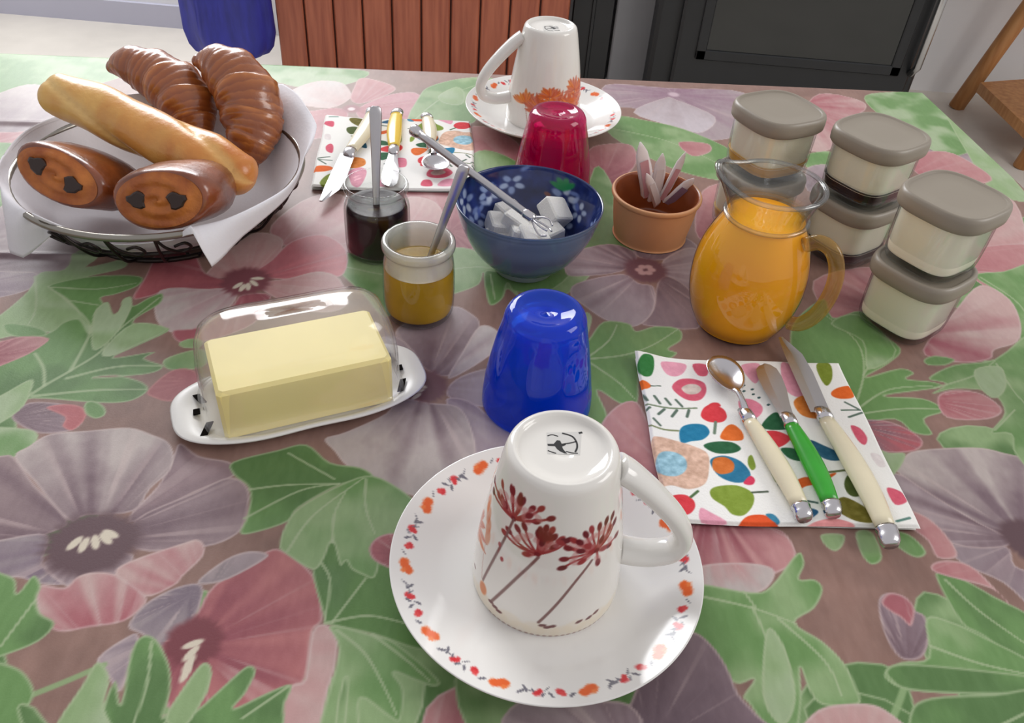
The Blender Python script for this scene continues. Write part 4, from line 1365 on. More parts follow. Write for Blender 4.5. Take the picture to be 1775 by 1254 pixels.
def jar(label, loc, rz, layer):
    t = thing('yogurt_jar', label, 'jar', loc, rz, 'square yogurt jars with grey lids')
    a = 0.0305
    out = spline([(0.0, 0.0), (a * .80, 0.0), (a * .90, 0.0015), (a * .96, 0.006), (a * .99, 0.02), (a, 0.038), (a, 0.0475)], 5)
    inn = spline([(a * .955, 0.0475), (a * .955, 0.038), (a * .945, 0.02), (a * .91, 0.009), (a * .84, 0.0052), (0.0, 0.0050)], 5)
    lathe('glass_wall', np.vstack([out, inn]), clear, t, 64, shape=sq)
    y0 = 0.0056 if not layer else 0.0135
    lathe('yogurt', spline([(0.0, y0), (a * (.86 if layer else .80), y0), (a * .915, y0 + 0.003), (a * .935, 0.02), (a * .948, 0.038), (a * .948, 0.0465), (a * .9, 0.0472), (0, 0.0472)], 5), yog_m, t, 64, shape=sq)
    if layer:
        lathe('bottom_layer', spline([(0.0, 0.0054), (a * .80, 0.0056), (a * .90, 0.0082), (a * .935, 0.0130), (a * .935, 0.0155), (a * .90, 0.0160), (0, 0.0160)], 5), layer, t, 64, shape=sq)
    b = 0.0345
    lathe('lid', np.array([(b * .90, 0.0452), (b * .97, 0.0448), (b, 0.0462), (b * 1.01, 0.0500), (b * 1.005, 0.0545), (b * .985, 0.0570), (b * .95, 0.0582), (b * .91, 0.0583), (b * .885, 0.0574), (b * .86, 0.0570), (b * .5, 0.0569), (0, 0.0569)]),
          lid_m, t, 64, shape=lambda q: sq(q, 3.2))
    return t


JA, JB, JC = (0.3130, 0.5600), (0.2880, 0.6630), (0.2095, 0.6950)
jar('plain cream yogurt jar at the bottom of the right front stack', (JA[0], JA[1], 0.0002), R_(40), None)
jar('plain cream yogurt jar with grey lid on top of the right front stack', (JA[0] + 0.001, JA[1] + 0.002, JH + 0.0002), R_(38), None)
jar('yogurt jar with dark fruit layer at the bottom of the middle stack', (JB[0], JB[1], 0.0002), R_(36), dark_m)
jar('yogurt jar with dark fruit layer on top of the middle stack', (JB[0], JB[1], JH + 0.0002), R_(38), dark_m)
jar('yogurt jar mostly hidden behind the juice jug, bottom of its stack', (JC[0], JC[1], 0.0002), R_(32), honey_m)
jar('yogurt jar with caramel layer on top of the stack behind the jug', (JC[0], JC[1], JH + 0.0002), R_(30), honey_m)

# ------------------------------------------------------------------ butter dish
BU = np.array([-0.1394, 0.4107])
BA = math.atan2(0.4477 - 0.3737, -0.0642 + 0.2146)
tray_m = mat('white_plastic_tray', (222, 220, 216), 0.3)


def hour(t, L, w_end, w_mid, p):
    """outline of a waisted oblong, t angle"""
    c, s = np.cos(t), np.sin(t)
    x = L * np.sign(c) * np.abs(c) ** p
    w = w_mid + (w_end - w_mid) * np.clip(np.abs(x) / L, 0, 1) ** 1.6 * 1.0
    return x, w * np.sign(s) * np.abs(s) ** p


bd = thing('butter_dish', 'white butter dish with a clear waisted cover', 'butter dish', (BU[0], BU[1], 0.0002), BA)
tt = np.linspace(0, 2 * math.pi, 96, endpoint=False)


def tray_ring(sc_, z):
    x = 0.0845 * sc_ * np.cos(tt)
    xa = np.abs(np.cos(tt))
    w = 0.0405 - 0.0035 * np.exp(-(np.cos(tt) / 0.35) ** 2)
    y = np.sign(np.sin(tt)) * w * (sc_ * 1.0) * np.abs(np.sin(tt)) ** 0.62
    return np.stack([x, y, np.full_like(x, z)], -1)


rows = [tray_ring(.001, .0035), tray_ring(.7, .0035), tray_ring(.80, .0040), tray_ring(.86, .0062), tray_ring(.985, .0078), tray_ring(1.0, .0070), tray_ring(.985, .0058), tray_ring(.86, .0030), tray_ring(.78, .0005), tray_ring(.7, .0002), tray_ring(.001, .0002)]
finish('tray', grid_mesh('tray', np.array(rows), True), tray_m, bd)
slot_m = mat('dark_slot', (18, 14, 12), 0.9, spec=0.05)
for sx in (-1, 1):
    for (yy, ln, ang) in ((-0.016, 0.011, .5), (0.002, 0.005, .1), (0.014, 0.009, -.4)):
        V = [(sx * (0.0690 - abs(yy) * .28) + a * 0.0022 + b * math.sin(ang) * ln * .5, yy + b * ln * .5, 0.0060 + c_) for c_ in (0, .0010) for a, b in ((-1, -1), (1, -1), (1, 1), (-1, 1))]
        mk('grip_slot', V, [(3, 2, 1, 0), (4, 5, 6, 7), (0, 1, 5, 4), (1, 2, 6, 5), (2, 3, 7, 6), (3, 0, 4, 7)], slot_m, bd, smooth=False)


def dome_ring(f, z, off=0.0):
    L = 0.0645 - off
    c, s = np.cos(tt), np.sin(tt)
    x = np.sign(c) * np.abs(c) ** 0.55
    w = 0.0325 + 0.0045 * np.clip(np.abs(x), 0, 1) ** 2 - off
    y = np.sign(s) * np.abs(s) ** 0.55 * w
    return np.stack([x * L * f[0], y * f[1], np.full_like(x, z)], -1)


dome_rows = [((1.03, 1.06), .0078), ((1.03, 1.06), .0095), ((1.0, 1.0), .0105), ((.995, .985), .022), ((.985, .965), .040), ((.955, .91), .054), ((.90, .80), .0645), ((.80, .64), .0710), ((.66, .44), .0742), ((.4, .22), .0756), ((.001, .001), .0758)]
rows = [dome_ring(f, z) for f, z in dome_rows] + [dome_ring(f, z - .0008, .0014) for f, z in dome_rows[::-1][:-1]]
finish('cover', grid_mesh('cover', np.array(rows), True), glass('clear_plastic_cover', (254, 254, 254), 1.0, 1.5, 0.07, haze=0.06, hazecol=(232, 230, 230)), bd)
butter_m = mat('butter', (248, 231, 152), 0.45, sss=0.1, noise=0.06, nscale=25)
V, Fc = box_geo((0, 0, 0.020), (0.110, 0.057, 0.040), 0.0022)
bt = mk('butter_block', V, Fc, butter_m, smooth=False)
bt.location = (BU[0], BU[1], 0.0038)
bt.rotation_euler = (0, 0, BA)
tag(bt, 'pale yellow block of butter under the clear cover', 'butter')

# ------------------------------------------------------------------ printed paper napkins
NA, NB_, NC, ND = [at(*p)[:2] for p in ((1097, 622), (1447, 632), (1583, 927), (1172, 911))]
NSZ = 0.156
n_c = (NA + NB_ + NC + ND) / 4
n_ax = (NB_ - NA) + (NC - ND)
n_rot = math.atan2(n_ax[1], n_ax[0])
# the print is written in the napkin's own square (0..1 from the far left corner), through the corners seen in the view
_src = np.array([NA, NB_, NC, ND])
_dst = np.array([(0, 1), (1, 1), (1, 0), (0, 0)], float)


def homog(src, dst):
    A = []
    for (x, y), (u, v) in zip(src, dst):
        A += [[x, y, 1, 0, 0, 0, -u * x, -u * y, -u], [0, 0, 0, x, y, 1, -v * x, -v * y, -v]]
    _, _, vt = np.linalg.svd(np.array(A))
    return vt[-1].reshape(3, 3)


HN_ = homog(_src, _dst)


def nap_uv(p):
    q = at(p[0], p[1])
    r = HN_ @ np.array([q[0], q[1], 1])
    return r[:2] / r[2] * NSZ


def k8(x, y):       # reading of the enlarged view
    return (1080 + x / 3.1357, 580 + y / 3.1357)


NG = 250
nc_ = Canvas(np.linspace(0, NSZ, NG), np.linspace(0, NSZ, NG), (236, 235, 230), nap_uv)


def nf(pts, col, var=10, smooth=4):
    col = np.array(col, float)
    nc_.fill([k8(*p) for p in pts], lambda x, y, d: col + ((fbm(x * 300, y * 300) - .5) * 2 * var)[..., None], 0.0009, smooth)


def ns(pts, w, col):
    nc_.stroke([k8(*p) for p in pts], w, col)


def ne(c, rx, ry, a, col, rough=0):
    nc_.ellipse(k8(*c), rx, ry, a, col, .2, rough)


PKL, ORN, REDN, OLV, DGR, TEAL, PKM = (226, 158, 176), (224, 104, 40), (214, 62, 70), (128, 150, 56), (42, 96, 62), (34, 122, 160), (208, 92, 112)
nf([(75, 200), (100, 155), (150, 155), (163, 210), (150, 255), (115, 262), (85, 240)], (52, 120, 60))
nf([(200, 175), (325, 175), (320, 225), (275, 250), (225, 235)], PKL)
nf([(365, 175), (440, 178), (445, 235), (395, 235)], PKM)
nf([(85, 285), (120, 285), (152, 312), (125, 330), (90, 322)], ORN)
ns([(150, 312), (200, 310)], .0006, (60, 90, 70))
nf([(260, 310), (300, 265), (370, 258), (430, 280), (440, 330), (410, 375), (350, 382), (295, 355)], PKM)
nf([(310, 315), (345, 290), (390, 290), (415, 315), (390, 342), (340, 345)], (206, 190, 180), 25)
ns([(105, 408), (250, 432), (392, 424)], .0008, (110, 128, 96))
for a, b in (((110, 358), (135, 392)), ((170, 368), (200, 408)), ((228, 380), (255, 412)), ((282, 384), (315, 418)), ((150, 432), (110, 455)), ((225, 440), (198, 468)), ((290, 442), (268, 478)), ((352, 438), (345, 476))):
    ns([a, b], .0012, (92, 112, 98))
ns([(130, 515), (230, 550), (310, 556)], .0008, (120, 130, 90))
ns([(175, 492), (215, 530)], .001, (92, 112, 98))
nf([(415, 460), (430, 420), (470, 400), (530, 425), (552, 470), (530, 500), (470, 502), (430, 485)], REDN)
nf([(455, 405), (475, 390), (505, 392), (515, 412)], REDN)
ns([(495, 500), (495, 565)], .0012, (110, 130, 110))
nf([(315, 565), (330, 530), (380, 514), (440, 520), (470, 560), (440, 600), (380, 612), (332, 622)], TEAL)
nf([(180, 610), (210, 590), (300, 610), (400, 640), (470, 680), (480, 760), (460, 840), (380, 870), (290, 850), (205, 865), (185, 760)], (214, 178, 156), 30)
nf([(215, 700), (245, 670), (310, 675), (360, 710), (365, 765), (320, 800), (250, 795), (215, 760)], (150, 190, 205), 35)
nf([(445, 635), (500, 612), (590, 615), (640, 650), (600, 675), (510, 675)], DGR)
nf([(485, 730), (500, 700), (560, 690), (640, 720), (690, 780), (680, 825), (610, 835), (530, 800)], (44, 116, 150))
nf([(495, 745), (505, 705), (560, 698), (605, 730), (600, 775), (545, 790), (510, 775)], (206, 112, 50), 14)
nf([(655, 835), (690, 800), (715, 820), (705, 845), (675, 848)], (210, 60, 90))
nf([(485, 880), (520, 855), (620, 850), (700, 890), (705, 950), (660, 1005), (600, 1000), (560, 960), (500, 920)], OLV)
ns([(700, 888), (780, 885)], .0009, (80, 92, 76))
nf([(268, 935), (300, 905), (360, 900), (405, 930), (412, 970), (380, 1005), (310, 1003), (275, 975)], REDN)
ns([(390, 912), (425, 880)], .001, (80, 110, 70))
nf([(440, 970), (490, 990), (580, 1045), (450, 1040)], PKL)
nf([(640, 1050), (680, 1010), (760, 1005), (820, 1040), (835, 1075), (640, 1070)], (220, 84, 40))
nf([(770, 1005), (810, 1003), (845, 1040), (830, 1052)], (60, 130, 160))
nf([(630, 180), (720, 175), (730, 240), (700, 290), (640, 220)], PKL)
nf([(840, 175), (890, 180), (940, 240), (985, 320), (930, 370), (860, 320)], PKL)
for x, y in ((640, 298), (685, 322), (720, 370), (690, 350), (770, 412), (640, 330)):
    ne((x, y), .0016, .001, .4, (60, 90, 90))
nf([(610, 385), (670, 375), (730, 410), (738, 450), (700, 485), (640, 470)], (222, 130, 150))
nf([(905, 400), (950, 362), (1010, 370), (1060, 430), (1090, 480), (1010, 490), (940, 465)], (214, 128, 56), 16)
nf([(1030, 180), (1070, 160), (1110, 190), (1115, 260), (1085, 300), (1050, 250)], (122, 138, 48))
nf([(1110, 335), (1150, 310), (1215, 305), (1228, 365), (1160, 375), (1115, 360)], ORN)
ns([(1160, 440), (1260, 440)], .0008, (90, 112, 96))
ns([(1180, 395), (1250, 435)], .001, (92, 112, 98))
ns([(1200, 480), (1270, 455)], .001, (92, 112, 98))
nf([(740, 535), (760, 490), (810, 455), (860, 490), (890, 545), (800, 552)], DGR)
nf([(530, 595), (550, 530), (590, 515), (640, 560), (640, 605)], (222, 110, 44))
nf([(722, 590), (750, 560), (820, 558), (895, 590), (895, 612), (860, 640), (790, 660), (740, 635)], REDN)
nf([(850, 655), (920, 655), (970, 690), (980, 725), (900, 710)], DGR)
nf([(1000, 610), (1080, 640), (1160, 680), (1180, 715), (1120, 722), (1050, 690)], (40, 90, 116), 16)
nf([(770, 680), (830, 680), (875, 730), (860, 800), (830, 840), (800, 780)], OLV)
nf([(680, 700), (700, 690), (720, 750), (700, 770), (680, 740)], OLV)
nf([(920, 840), (980, 810), (1040, 820), (1130, 790), (1140, 800), (1060, 845), (985, 860), (940, 880)], (214, 96, 40))
ns([(1110, 785), (1200, 775)], .001, (96, 106, 70))
ns([(840, 850), (900, 915), (1040, 950)], .001, (70, 96, 90))
nf([(1185, 850), (1210, 800), (1260, 830), (1290, 890), (1250, 920), (1205, 905)], (78, 92, 42))
nf([(1130, 960), (1180, 920), (1280, 970), (1340, 1030), (1330, 1060), (1240, 1050), (1150, 1000)], (112, 104, 40), 18)
nf([(940, 1000), (970, 975), (1030, 985), (1045, 1005), (1000, 1035), (950, 1035)], (40, 92, 128))
nf([(1000, 1062), (1120, 1035), (1240, 1070), (1180, 1085), (1000, 1080)], (226, 150, 150))
nf([(1210, 530), (1260, 545), (1300, 600), (1290, 640), (1250, 610)], PKM)
nf([(1320, 690), (1370, 700), (1400, 760), (1360, 760)], (222, 214, 212))
nf([(1400, 880), (1470, 900), (1505, 950), (1440, 968)], PKM)
ns([(1450, 1055), (1515, 1040)], .001, (92, 130, 120))
nf([(280, 1035), (330, 1030), (380, 1045), (300, 1050)], (70, 120, 80))

nu = np.linspace(0, NSZ, NG)
NX, NY = np.meshgrid(nu - NSZ / 2, nu - NSZ / 2)
rr_ = np.clip(np.maximum(np.abs(NX), np.abs(NY)) / (NSZ / 2), 0, 1)
curl = 0.0055 * np.exp(-((NX + NSZ / 2) ** 2 + (NY - NSZ / 2) ** 2) / (0.018 ** 2)) + 0.0020 * np.exp(-((NX - NSZ / 2) / .02) ** 2)
NZ = 0.0030 + 0.0006 * np.sin(NX * 60) * np.sin(NY * 40) + curl - 0.0016 * sstep(rr_, .975, 1.0)
Pn = np.stack([NX + 0.0006 * np.sin(NY * 70), NY + 0.0008 * np.sin(NX * 55), NZ], -1)
nap_m = mat('printed_paper_napkin', (236, 235, 230), 0.8, spec=0.2, attr='print', bump=0.15, bscale=700)
nap_plain = mat('napkin_paper', (226, 224, 218), 0.85, spec=0.2)
napkin = thing('paper_napkin', 'folded white napkin with bright fruit and leaf print, nearer the camera', 'napkin', (n_c[0], n_c[1], 0.0003), n_rot, 'folded printed napkins')
finish('printed_face', grid_mesh('printed_face', Pn), nap_m, napkin, True, lin(np.clip(nc_.C, 5, 250)).reshape(-1, 3))
for i, (zz, ins) in enumerate(((0.0002, .0006), (0.0010, .0014))):
    u2 = np.linspace(-NSZ / 2 + ins, NSZ / 2 - ins, 16)
    X2, Y2 = np.meshgrid(u2, u2)
    finish('fold_layer', grid_mesh('fold_layer', np.stack([X2 + .0008 * i, Y2, np.full_like(X2, zz) + .0002], -1)), nap_plain, napkin)
fp = [at(*p)[:2] for p in ((568, 205), (812, 218), (822, 330), (545, 332))]
f_c = sum(fp) / 4
f_ax = (fp[1] - fp[0]) + (fp[2] - fp[3])
dup(napkin, (f_c[0], f_c[1], 0.0003), math.atan2(f_ax[1], f_ax[0]) + math.pi, 'folded printed napkin at the far place behind the jam', 'folded printed napkins')

# ------------------------------------------------------------------ cutlery
cream_m = mat('cream_handle', (224, 214, 184), 0.22, spec=0.5, noise=0.05, nscale=60)
yellow_m = mat('yellow_handle', (226, 190, 60), 0.22, spec=0.5)
green_m = mat('green_handle', (52, 160, 44), 0.25, spec=0.5, noise=0.1, nscale=80)


def axis_frame(A, B):
    A, B = np.array(A, float), np.array(B, float)
    d = B - A
    L = np.linalg.norm(d)
    return A, math.atan2(d[1], d[0]), L


def sect(x, yc, zc, w, h, n=12):
    return [(x, yc + w * math.cos(q), zc + h * math.sin(q)) for q in np.linspace(0, 2 * math.pi, n, endpoint=False)]


def handle_parts(t, L0, L1, m, bend, z=0.0045, wmul=1.0):
    """handle from x=L0 (bolster) to x=L1 (end cap), bowed sideways like a horn"""
    L = L1 - L0
    rings, caps = [], []
    for k in np.linspace(0, 1, 14):
        w = (0.0048 + 0.0020 * math.sin(k * math.pi) ** 1.0 + 0.0008 * k) * wmul
        rings.append(sect(L0 + L * k * 0.9, bend * math.sin(k * 1.9) - bend * .2 * k, z, w, 0.0040 + 0.0008 * math.sin(k * 3.1)))
    mk('handle', *loft_rings(rings), m, t)
    e = L0 + L * .9
    yb = bend * math.sin(1.9) - bend * .2
    mk('end_cap', *loft_rings([sect(e - .0005, yb, z, .0060 * wmul, .0048), sect(e + .0012, yb, z, .0064 * wmul, .0050), sect(e + .003, yb, z, .0058 * wmul, .0046), sect(e + L * .06, yb - bend * .1, z, .0062 * wmul, .0048), sect(e + L * .10, yb - bend * .2, z, .0058 * wmul, .0044), sect(e + L * .125, yb - bend * .25, z - .0003, .0044 * wmul, .0036)]), steel, t)
    mk('bolster', *loft_rings([sect(L0 - .012, 0, z - .0008, .0040 * wmul, .0022), sect(L0 - .008, 0, z - .0002, .0050 * wmul, .0042), sect(L0 - .003, 0, z, .0052 * wmul, .0046), sect(L0 + .001, 0, z, .0050 * wmul, .0044)]), steel, t)


def knife(label, tip, bol, end, hm, bend, width, round_tip=False, z0=0.004, wmul=1.0, side=1):
    A, ang, L = axis_frame(at(*tip, z0)[:2], at(*end, z0)[:2])
    t = thing('knife' if not round_tip else 'butter_knife', label, 'knife', (A[0], A[1], z0), ang, 'cutlery with horn-shaped handles')
    LB = np.linalg.norm(at(*bol, z0)[:2] - A)
    rings = []
    ks = [0, .03, .1, .25, .5, .75, .92, 1.0]
    for k in ks:
        if round_tip:
            w = width * min(1, (math.sin(min(k / .22, 1) * math.pi / 2)) ** .6 + .08) * (1 - .45 * sstep(np.array(k), .35, .95))
            yc = 0
        else:
            w = width * (.12 + .88 * float(sstep(np.array(k), -.05, .38)) ** .8) * (1 - .18 * k)
            yc = side * (width - w) * .8
        x = (LB - .008) * k
        rings.append([(x, yc - w, .0034), (x, yc - w * .2, .0044), (x, yc + w, .0046), (x, yc + w, .0030), (x, yc - w * .2, .0030)])
    bl = mk('blade', *loft_rings(rings), steel_sat, t, smooth=False)
    handle_parts(t, LB, L, hm, bend, wmul=wmul)
    return t


def spoon(label, tip, bol, end, hm, bend, br, z0=0.004, wmul=1.0):
    A, ang, L = axis_frame(at(*tip, z0)[:2], at(*end, z0)[:2])
    t = thing('teaspoon', label, 'spoon', (A[0], A[1], z0), ang, 'cutlery with horn-shaped handles')
    LB = np.linalg.norm(at(*bol, z0)[:2] - A)
    bl = br[0]
    rows = []
    N = 28
    q = np.linspace(0, 2 * math.pi, N, endpoint=False)
    egg = 1 - .18 * np.cos(q)
    for r, off in [(r, 0) for r in np.linspace(0, 1, 8)] + [(r, .0009) for r in np.linspace(1, 0, 8)]:
        rr = max(r, 1e-3) * (1.0 if off == 0 else 1.01)
        rows.append(np.stack([bl + bl * rr * np.cos(q), br[1] * rr * np.sin(q) * egg, .0078 - .0062 * (1 - r * r) - off + 0 * q], -1))
    finish('spoon_bowl', grid_mesh('spoon_bowl', np.array(rows), True), steel, t)
    neck = spline([(bl * 1.96, 0, .0076), (bl * 2.15, 0, .0088), (bl * 2.6, 0, .0082), (LB - .006, 0, .0048)], 5)
    mk('neck', *tube_geo(neck, [.0034 - .0012 * math.sin(i / (len(neck) - 1) * math.pi) for i in range(len(neck))], 10, flat=.6), steel, t)
    handle_parts(t, LB, L, hm, bend, wmul=wmul)
    return t


knife('large knife with a cream horn handle at the right of the nearer napkin', (1362, 592), (1440, 735), (1527, 948), cream_m, 0.0075, 0.0082, side=-1, wmul=1.12)
knife('small round-tipped knife with a bright green handle on the nearer napkin', (1322, 638), (1376, 745), (1434, 898), green_m, 0.0045, 0.0088, round_tip=True)
spoon('spoon with a cream horn handle at the left of the nearer napkin', (1240, 630), (1288, 738), (1384, 905), cream_m, 0.0045, (0.0195, 0.0128))
knife('large cream-handled knife at the left of the far napkin', (568, 356), (606, 268), (640, 198), cream_m, -0.0070, 0.0085, z0=0.004, side=1, wmul=1.25)
knife('round-tipped knife with a yellow handle between the far knife and spoon', (674, 330), (680, 264), (692, 200), yellow_m, 0.0030, 0.0082, round_tip=True, wmul=1.1)
spoon('spoon with a pale handle at the right of the far napkin', (758, 306), (746, 254), (736, 208), cream_m, -0.003, (0.0170, 0.0135), wmul=1.05)

# ------------------------------------------------------------------ bread basket
BK = np.array([-0.310, 0.630])
iron = mat('dark_iron_wire', (54, 48, 46), 0.35, metal=0.8)
rim_m = mat('worn_iron_rim', (150, 146, 138), 0.3, metal=0.9)
bk = thing('bread_basket', 'round dark wire basket with scrolled wires holding the breads', 'basket', (BK[0], BK[1], 0.0))
circ = lambda r, z, n=72: [(r * math.cos(q), r * math.sin(q), z) for q in np.linspace(0, 2 * math.pi, n, endpoint=False)]
tube('rim', circ(0.116, 0.047), 0.0030, rim_m, bk, 8, True)
tube('lower_ring', circ(0.100, 0.0225, 60), 0.0017, iron, bk, 6, True)
tube('base_ring', circ(0.078, 0.0022, 60), 0.0022, iron, bk, 6, True)
for k in range(20):
    q0 = k / 20 * 2 * math.pi
    q1 = (k + 1) / 20 * 2 * math.pi
    cp = lambda q, r, z: (r * math.cos(q), r * math.sin(q), z)
    pth = spline([cp(q0, .116, .046), cp(q0 + .06, .112, .034), cp(q0 + .15, .104, .0245), cp(q0 + .22, .107, .029), cp(q0 + .18, .111, .036), cp(q0 + .11, .109, .033)], 4)
    tube('scroll_wire', pth, 0.0013, iron, bk, 6)
    tube('rib', spline([cp(q0, .116, .046), cp(q0, .106, .028), cp(q0, .092, .010), cp(q0, .078, .0025)], 4), 0.0013, iron, bk, 6)
for k in range(6):
    q0 = k / 6 * math.pi
    tube('base_wire', [(0.078 * math.cos(q0), 0.078 * math.sin(q0), 0.0022), (-0.078 * math.cos(q0), -0.078 * math.sin(q0), 0.0022)], 0.0013, iron, bk, 6)

# paper liner: pressed into the basket, over the rim where its corners hang out, below the rim at the front
def ep(u, v, z):
    p = at(u, v, z)
    return [math.degrees(math.atan2(p[1] - BK[1], p[0] - BK[0])), math.hypot(p[0] - BK[0], p[1] - BK[1]), z, 1.0]


edge_pts = [ep(334, 404, .0545), ep(366, 462, .026), ep(400, 428, .030), ep(450, 372, .039), ep(500, 306, .050), ep(540, 252, .060), ep(549, 216, .066), ep(530, 184, .070), ep(490, 146, .072),
            [82, .128, .062, 1.0], [108, .124, .058, 1.0], ep(117, 203, .056), ep(58, 259, .056), ep(14, 330, .050), ep(16, 436, .018), ep(42, 446, .014), ep(56, 376, .0535)]
for e_ in edge_pts:
    e_[0] = e_[0] % 360
inside = [[242.0, .1035, .034, 0.0], [270.0, .1035, .034, 0.0], [294.0, .1035, .034, 0.0]]
tabl = sorted(edge_pts + inside)
ta = np.array(tabl)
ta = np.vstack([ta[-1] - [360, 0, 0, 0], ta, ta[0] + [360, 0, 0, 0]])
NP_ = 220
ph = np.linspace(0, 360, NP_, endpoint=False)
er, ez, ew = [np.interp(ph, ta[:, 0], ta[:, k]) for k in (1, 2, 3)]
stat = []
for k_ in range(NP_):
    w = ew[k_]
    rimr, rimz = (.1175, .0520)
    pts = [(0.0005, .0066), (.055, .0068), (.084, .0115), (.097, .0260),
           (.0995 + (.1120 - .0995) * w, .029 + (.0450 - .029) * w), (.1015 + (rimr - .1015) * w, .0315 + (rimz - .0315) * w)]
    e_r, e_z = max(er[k_], pts[-1][0] + .001), ez[k_]
    mid = ((pts[-1][0] + e_r) / 2 + .002 * w, (pts[-1][1] + e_z) / 2 + .005 * w)
    pts += [mid, (e_r, e_z)]
    stat.append(spline(pts, 5))
stat = np.array(stat)            # [phi, s, 2]
cphi, sphi = np.cos(np.radians(ph)), np.sin(np.radians(ph))
wr = 0.0010 * np.sin(np.radians(ph) * 9)[:, None] * np.linspace(0, 1, stat.shape[1])[None, :]
Pp = np.stack([BK[0] + stat[..., 0] * cphi[:, None], BK[1] + stat[..., 0] * sphi[:, None], stat[..., 1] + wr], -1)
paper_m = mat('white_kitchen_paper', (226, 224, 228), 0.85, spec=0.15, bump=0.12, bscale=300)
pl = finish('paper_liner', grid_mesh('paper_liner', np.transpose(Pp, (1, 0, 2)), True), paper_m)
sm = pl.modifiers.new('thickness', 'SOLIDIFY')
sm.thickness = 0.0005
tag(pl, 'white kitchen paper lining the bread basket, corners hanging out', 'paper')

crust = dict(spec=0.5, bump=0.35, bscale=160)
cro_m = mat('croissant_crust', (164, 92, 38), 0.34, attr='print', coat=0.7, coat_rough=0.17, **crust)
choc_bread_m = mat('chocolate_roll_crust', (146, 74, 32), 0.32, col2=(92, 40, 18), nscale=34, coat=0.7, coat_rough=0.17, **crust)
end_m = mat('chocolate_roll_end', (188, 112, 46), 0.5, col2=(150, 76, 28), nscale=60, bump=0.5, bscale=200)
choc_m = mat('chocolate', (42, 22, 14), 0.35)
stick_m = mat('milk_bread_crust', (226, 176, 92), 0.36, attr='print', coat=0.35, coat_rough=0.25, **crust)


def bread(name, label, cat, path, rad, m, flat=0.85, segs=0, n=28, dens=6, twist=0.0, up=(0, 0, 1), group=None):
    P0 = np.array(path, float)
    c0 = P0.mean(0)
    pp = spline(P0 - c0, dens)
    K = len(pp)
    rr = np.interp(np.linspace(0, 1, K), np.linspace(0, 1, len(rad)), rad)
    for e_, sgn in ((K - 1, 1), (0, -1)):      # close both ends with a dome
        dr = pp[e_] - pp[e_ - sgn]
        dr /= np.linalg.norm(dr)
        ext = [(math.sin(a_) * .8, math.cos(a_)) for a_ in (.15, .3, .45, .6, .75, .9, 1.05, 1.2, 1.33, 1.45)]
        add = np.array([pp[e_] + dr * rr[e_] * k_ for k_, _ in ext])
        ar = np.array([rr[e_] * c_ for _, c_ in ext])
        if sgn > 0:
            pp, rr = np.vstack([pp, add]), np.concatenate([rr, ar])
        else:
            pp, rr = np.vstack([add[::-1], pp]), np.concatenate([ar[::-1], rr])
    K = len(pp)
    rings, cc = [], []
    for i in range(K):
        t = pp[min(i + 1, K - 1)] - pp[max(i - 1, 0)]
        t /= np.linalg.norm(t)
        b = np.cross(t, np.array(up, float))
        b /= np.linalg.norm(b)
        a = np.cross(b, t)
        f = i / (K - 1)
        ring = []
        for q in np.linspace(0, 2 * math.pi, n, endpoint=False):
            r = rr[i]
            nz = float(fbm(np.array([f * 22 + 3.0]), np.array([math.cos(q) * 2.2 + 5.0]))[0])
            if segs:
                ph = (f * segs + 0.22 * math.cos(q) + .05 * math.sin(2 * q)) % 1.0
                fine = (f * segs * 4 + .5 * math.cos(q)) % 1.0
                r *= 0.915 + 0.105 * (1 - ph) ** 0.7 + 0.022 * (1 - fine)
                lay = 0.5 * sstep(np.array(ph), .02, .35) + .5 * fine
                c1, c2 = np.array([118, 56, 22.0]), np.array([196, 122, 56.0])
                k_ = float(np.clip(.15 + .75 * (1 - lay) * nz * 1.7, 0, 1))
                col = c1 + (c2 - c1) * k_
            else:
                e_ = f * 0.9 + 0.5 * (nz - .5) + .10 * math.sin(q)
                col = np.array([224, 184, 104.0]) + (np.array([190, 110, 38.0]) - np.array([224, 184, 104.0])) * float(np.clip(e_, 0, 1))
            if twist:
                tw = abs(math.cos(q + f * twist * .5))
                r *= 1 + 0.24 * (tw ** .5 - .75)
                col = col + (np.array([236, 204, 138.0]) - col) * .5 * (1 - sstep(np.array(tw), .1, .45))
            r *= 1 + 0.03 * math.sin(3 * q + 9 * f + i * .2)
            ring.append(pp[i] + r * (math.cos(q) * b + flat * math.sin(q) * a))
            cc.append(col)
        rings.append(ring)
    V, Fc = loft_rings(rings)
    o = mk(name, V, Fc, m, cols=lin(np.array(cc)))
    o.location = tuple(c0)
    return tag(o, label, cat, group)


cr = [aty(342, 106, .735), aty(368, 110, .735), aty(400, 128, .728), aty(428, 165, .715), aty(438, 210, .700), aty(436, 250, .685), aty(434, 284, .675)]
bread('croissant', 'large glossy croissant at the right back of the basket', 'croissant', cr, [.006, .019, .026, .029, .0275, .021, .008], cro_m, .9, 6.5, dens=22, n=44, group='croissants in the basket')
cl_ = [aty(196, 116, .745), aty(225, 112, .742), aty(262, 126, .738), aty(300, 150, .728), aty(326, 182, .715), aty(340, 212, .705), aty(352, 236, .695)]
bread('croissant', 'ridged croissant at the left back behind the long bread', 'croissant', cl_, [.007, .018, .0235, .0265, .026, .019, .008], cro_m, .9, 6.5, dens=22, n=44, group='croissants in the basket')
st = [aty(104, 164, .655), aty(165, 187, .645), aty(230, 218, .635), aty(300, 250, .622), aty(360, 276, .612), aty(414, 302, .606)]
bread('milk_bread', 'long pale golden twisted bread lying across the basket', 'bread', st, [.0178, .0208, .0226, .0234, .0224, .0178], stick_m, .9, 0, dens=14, n=44, twist=9.0)


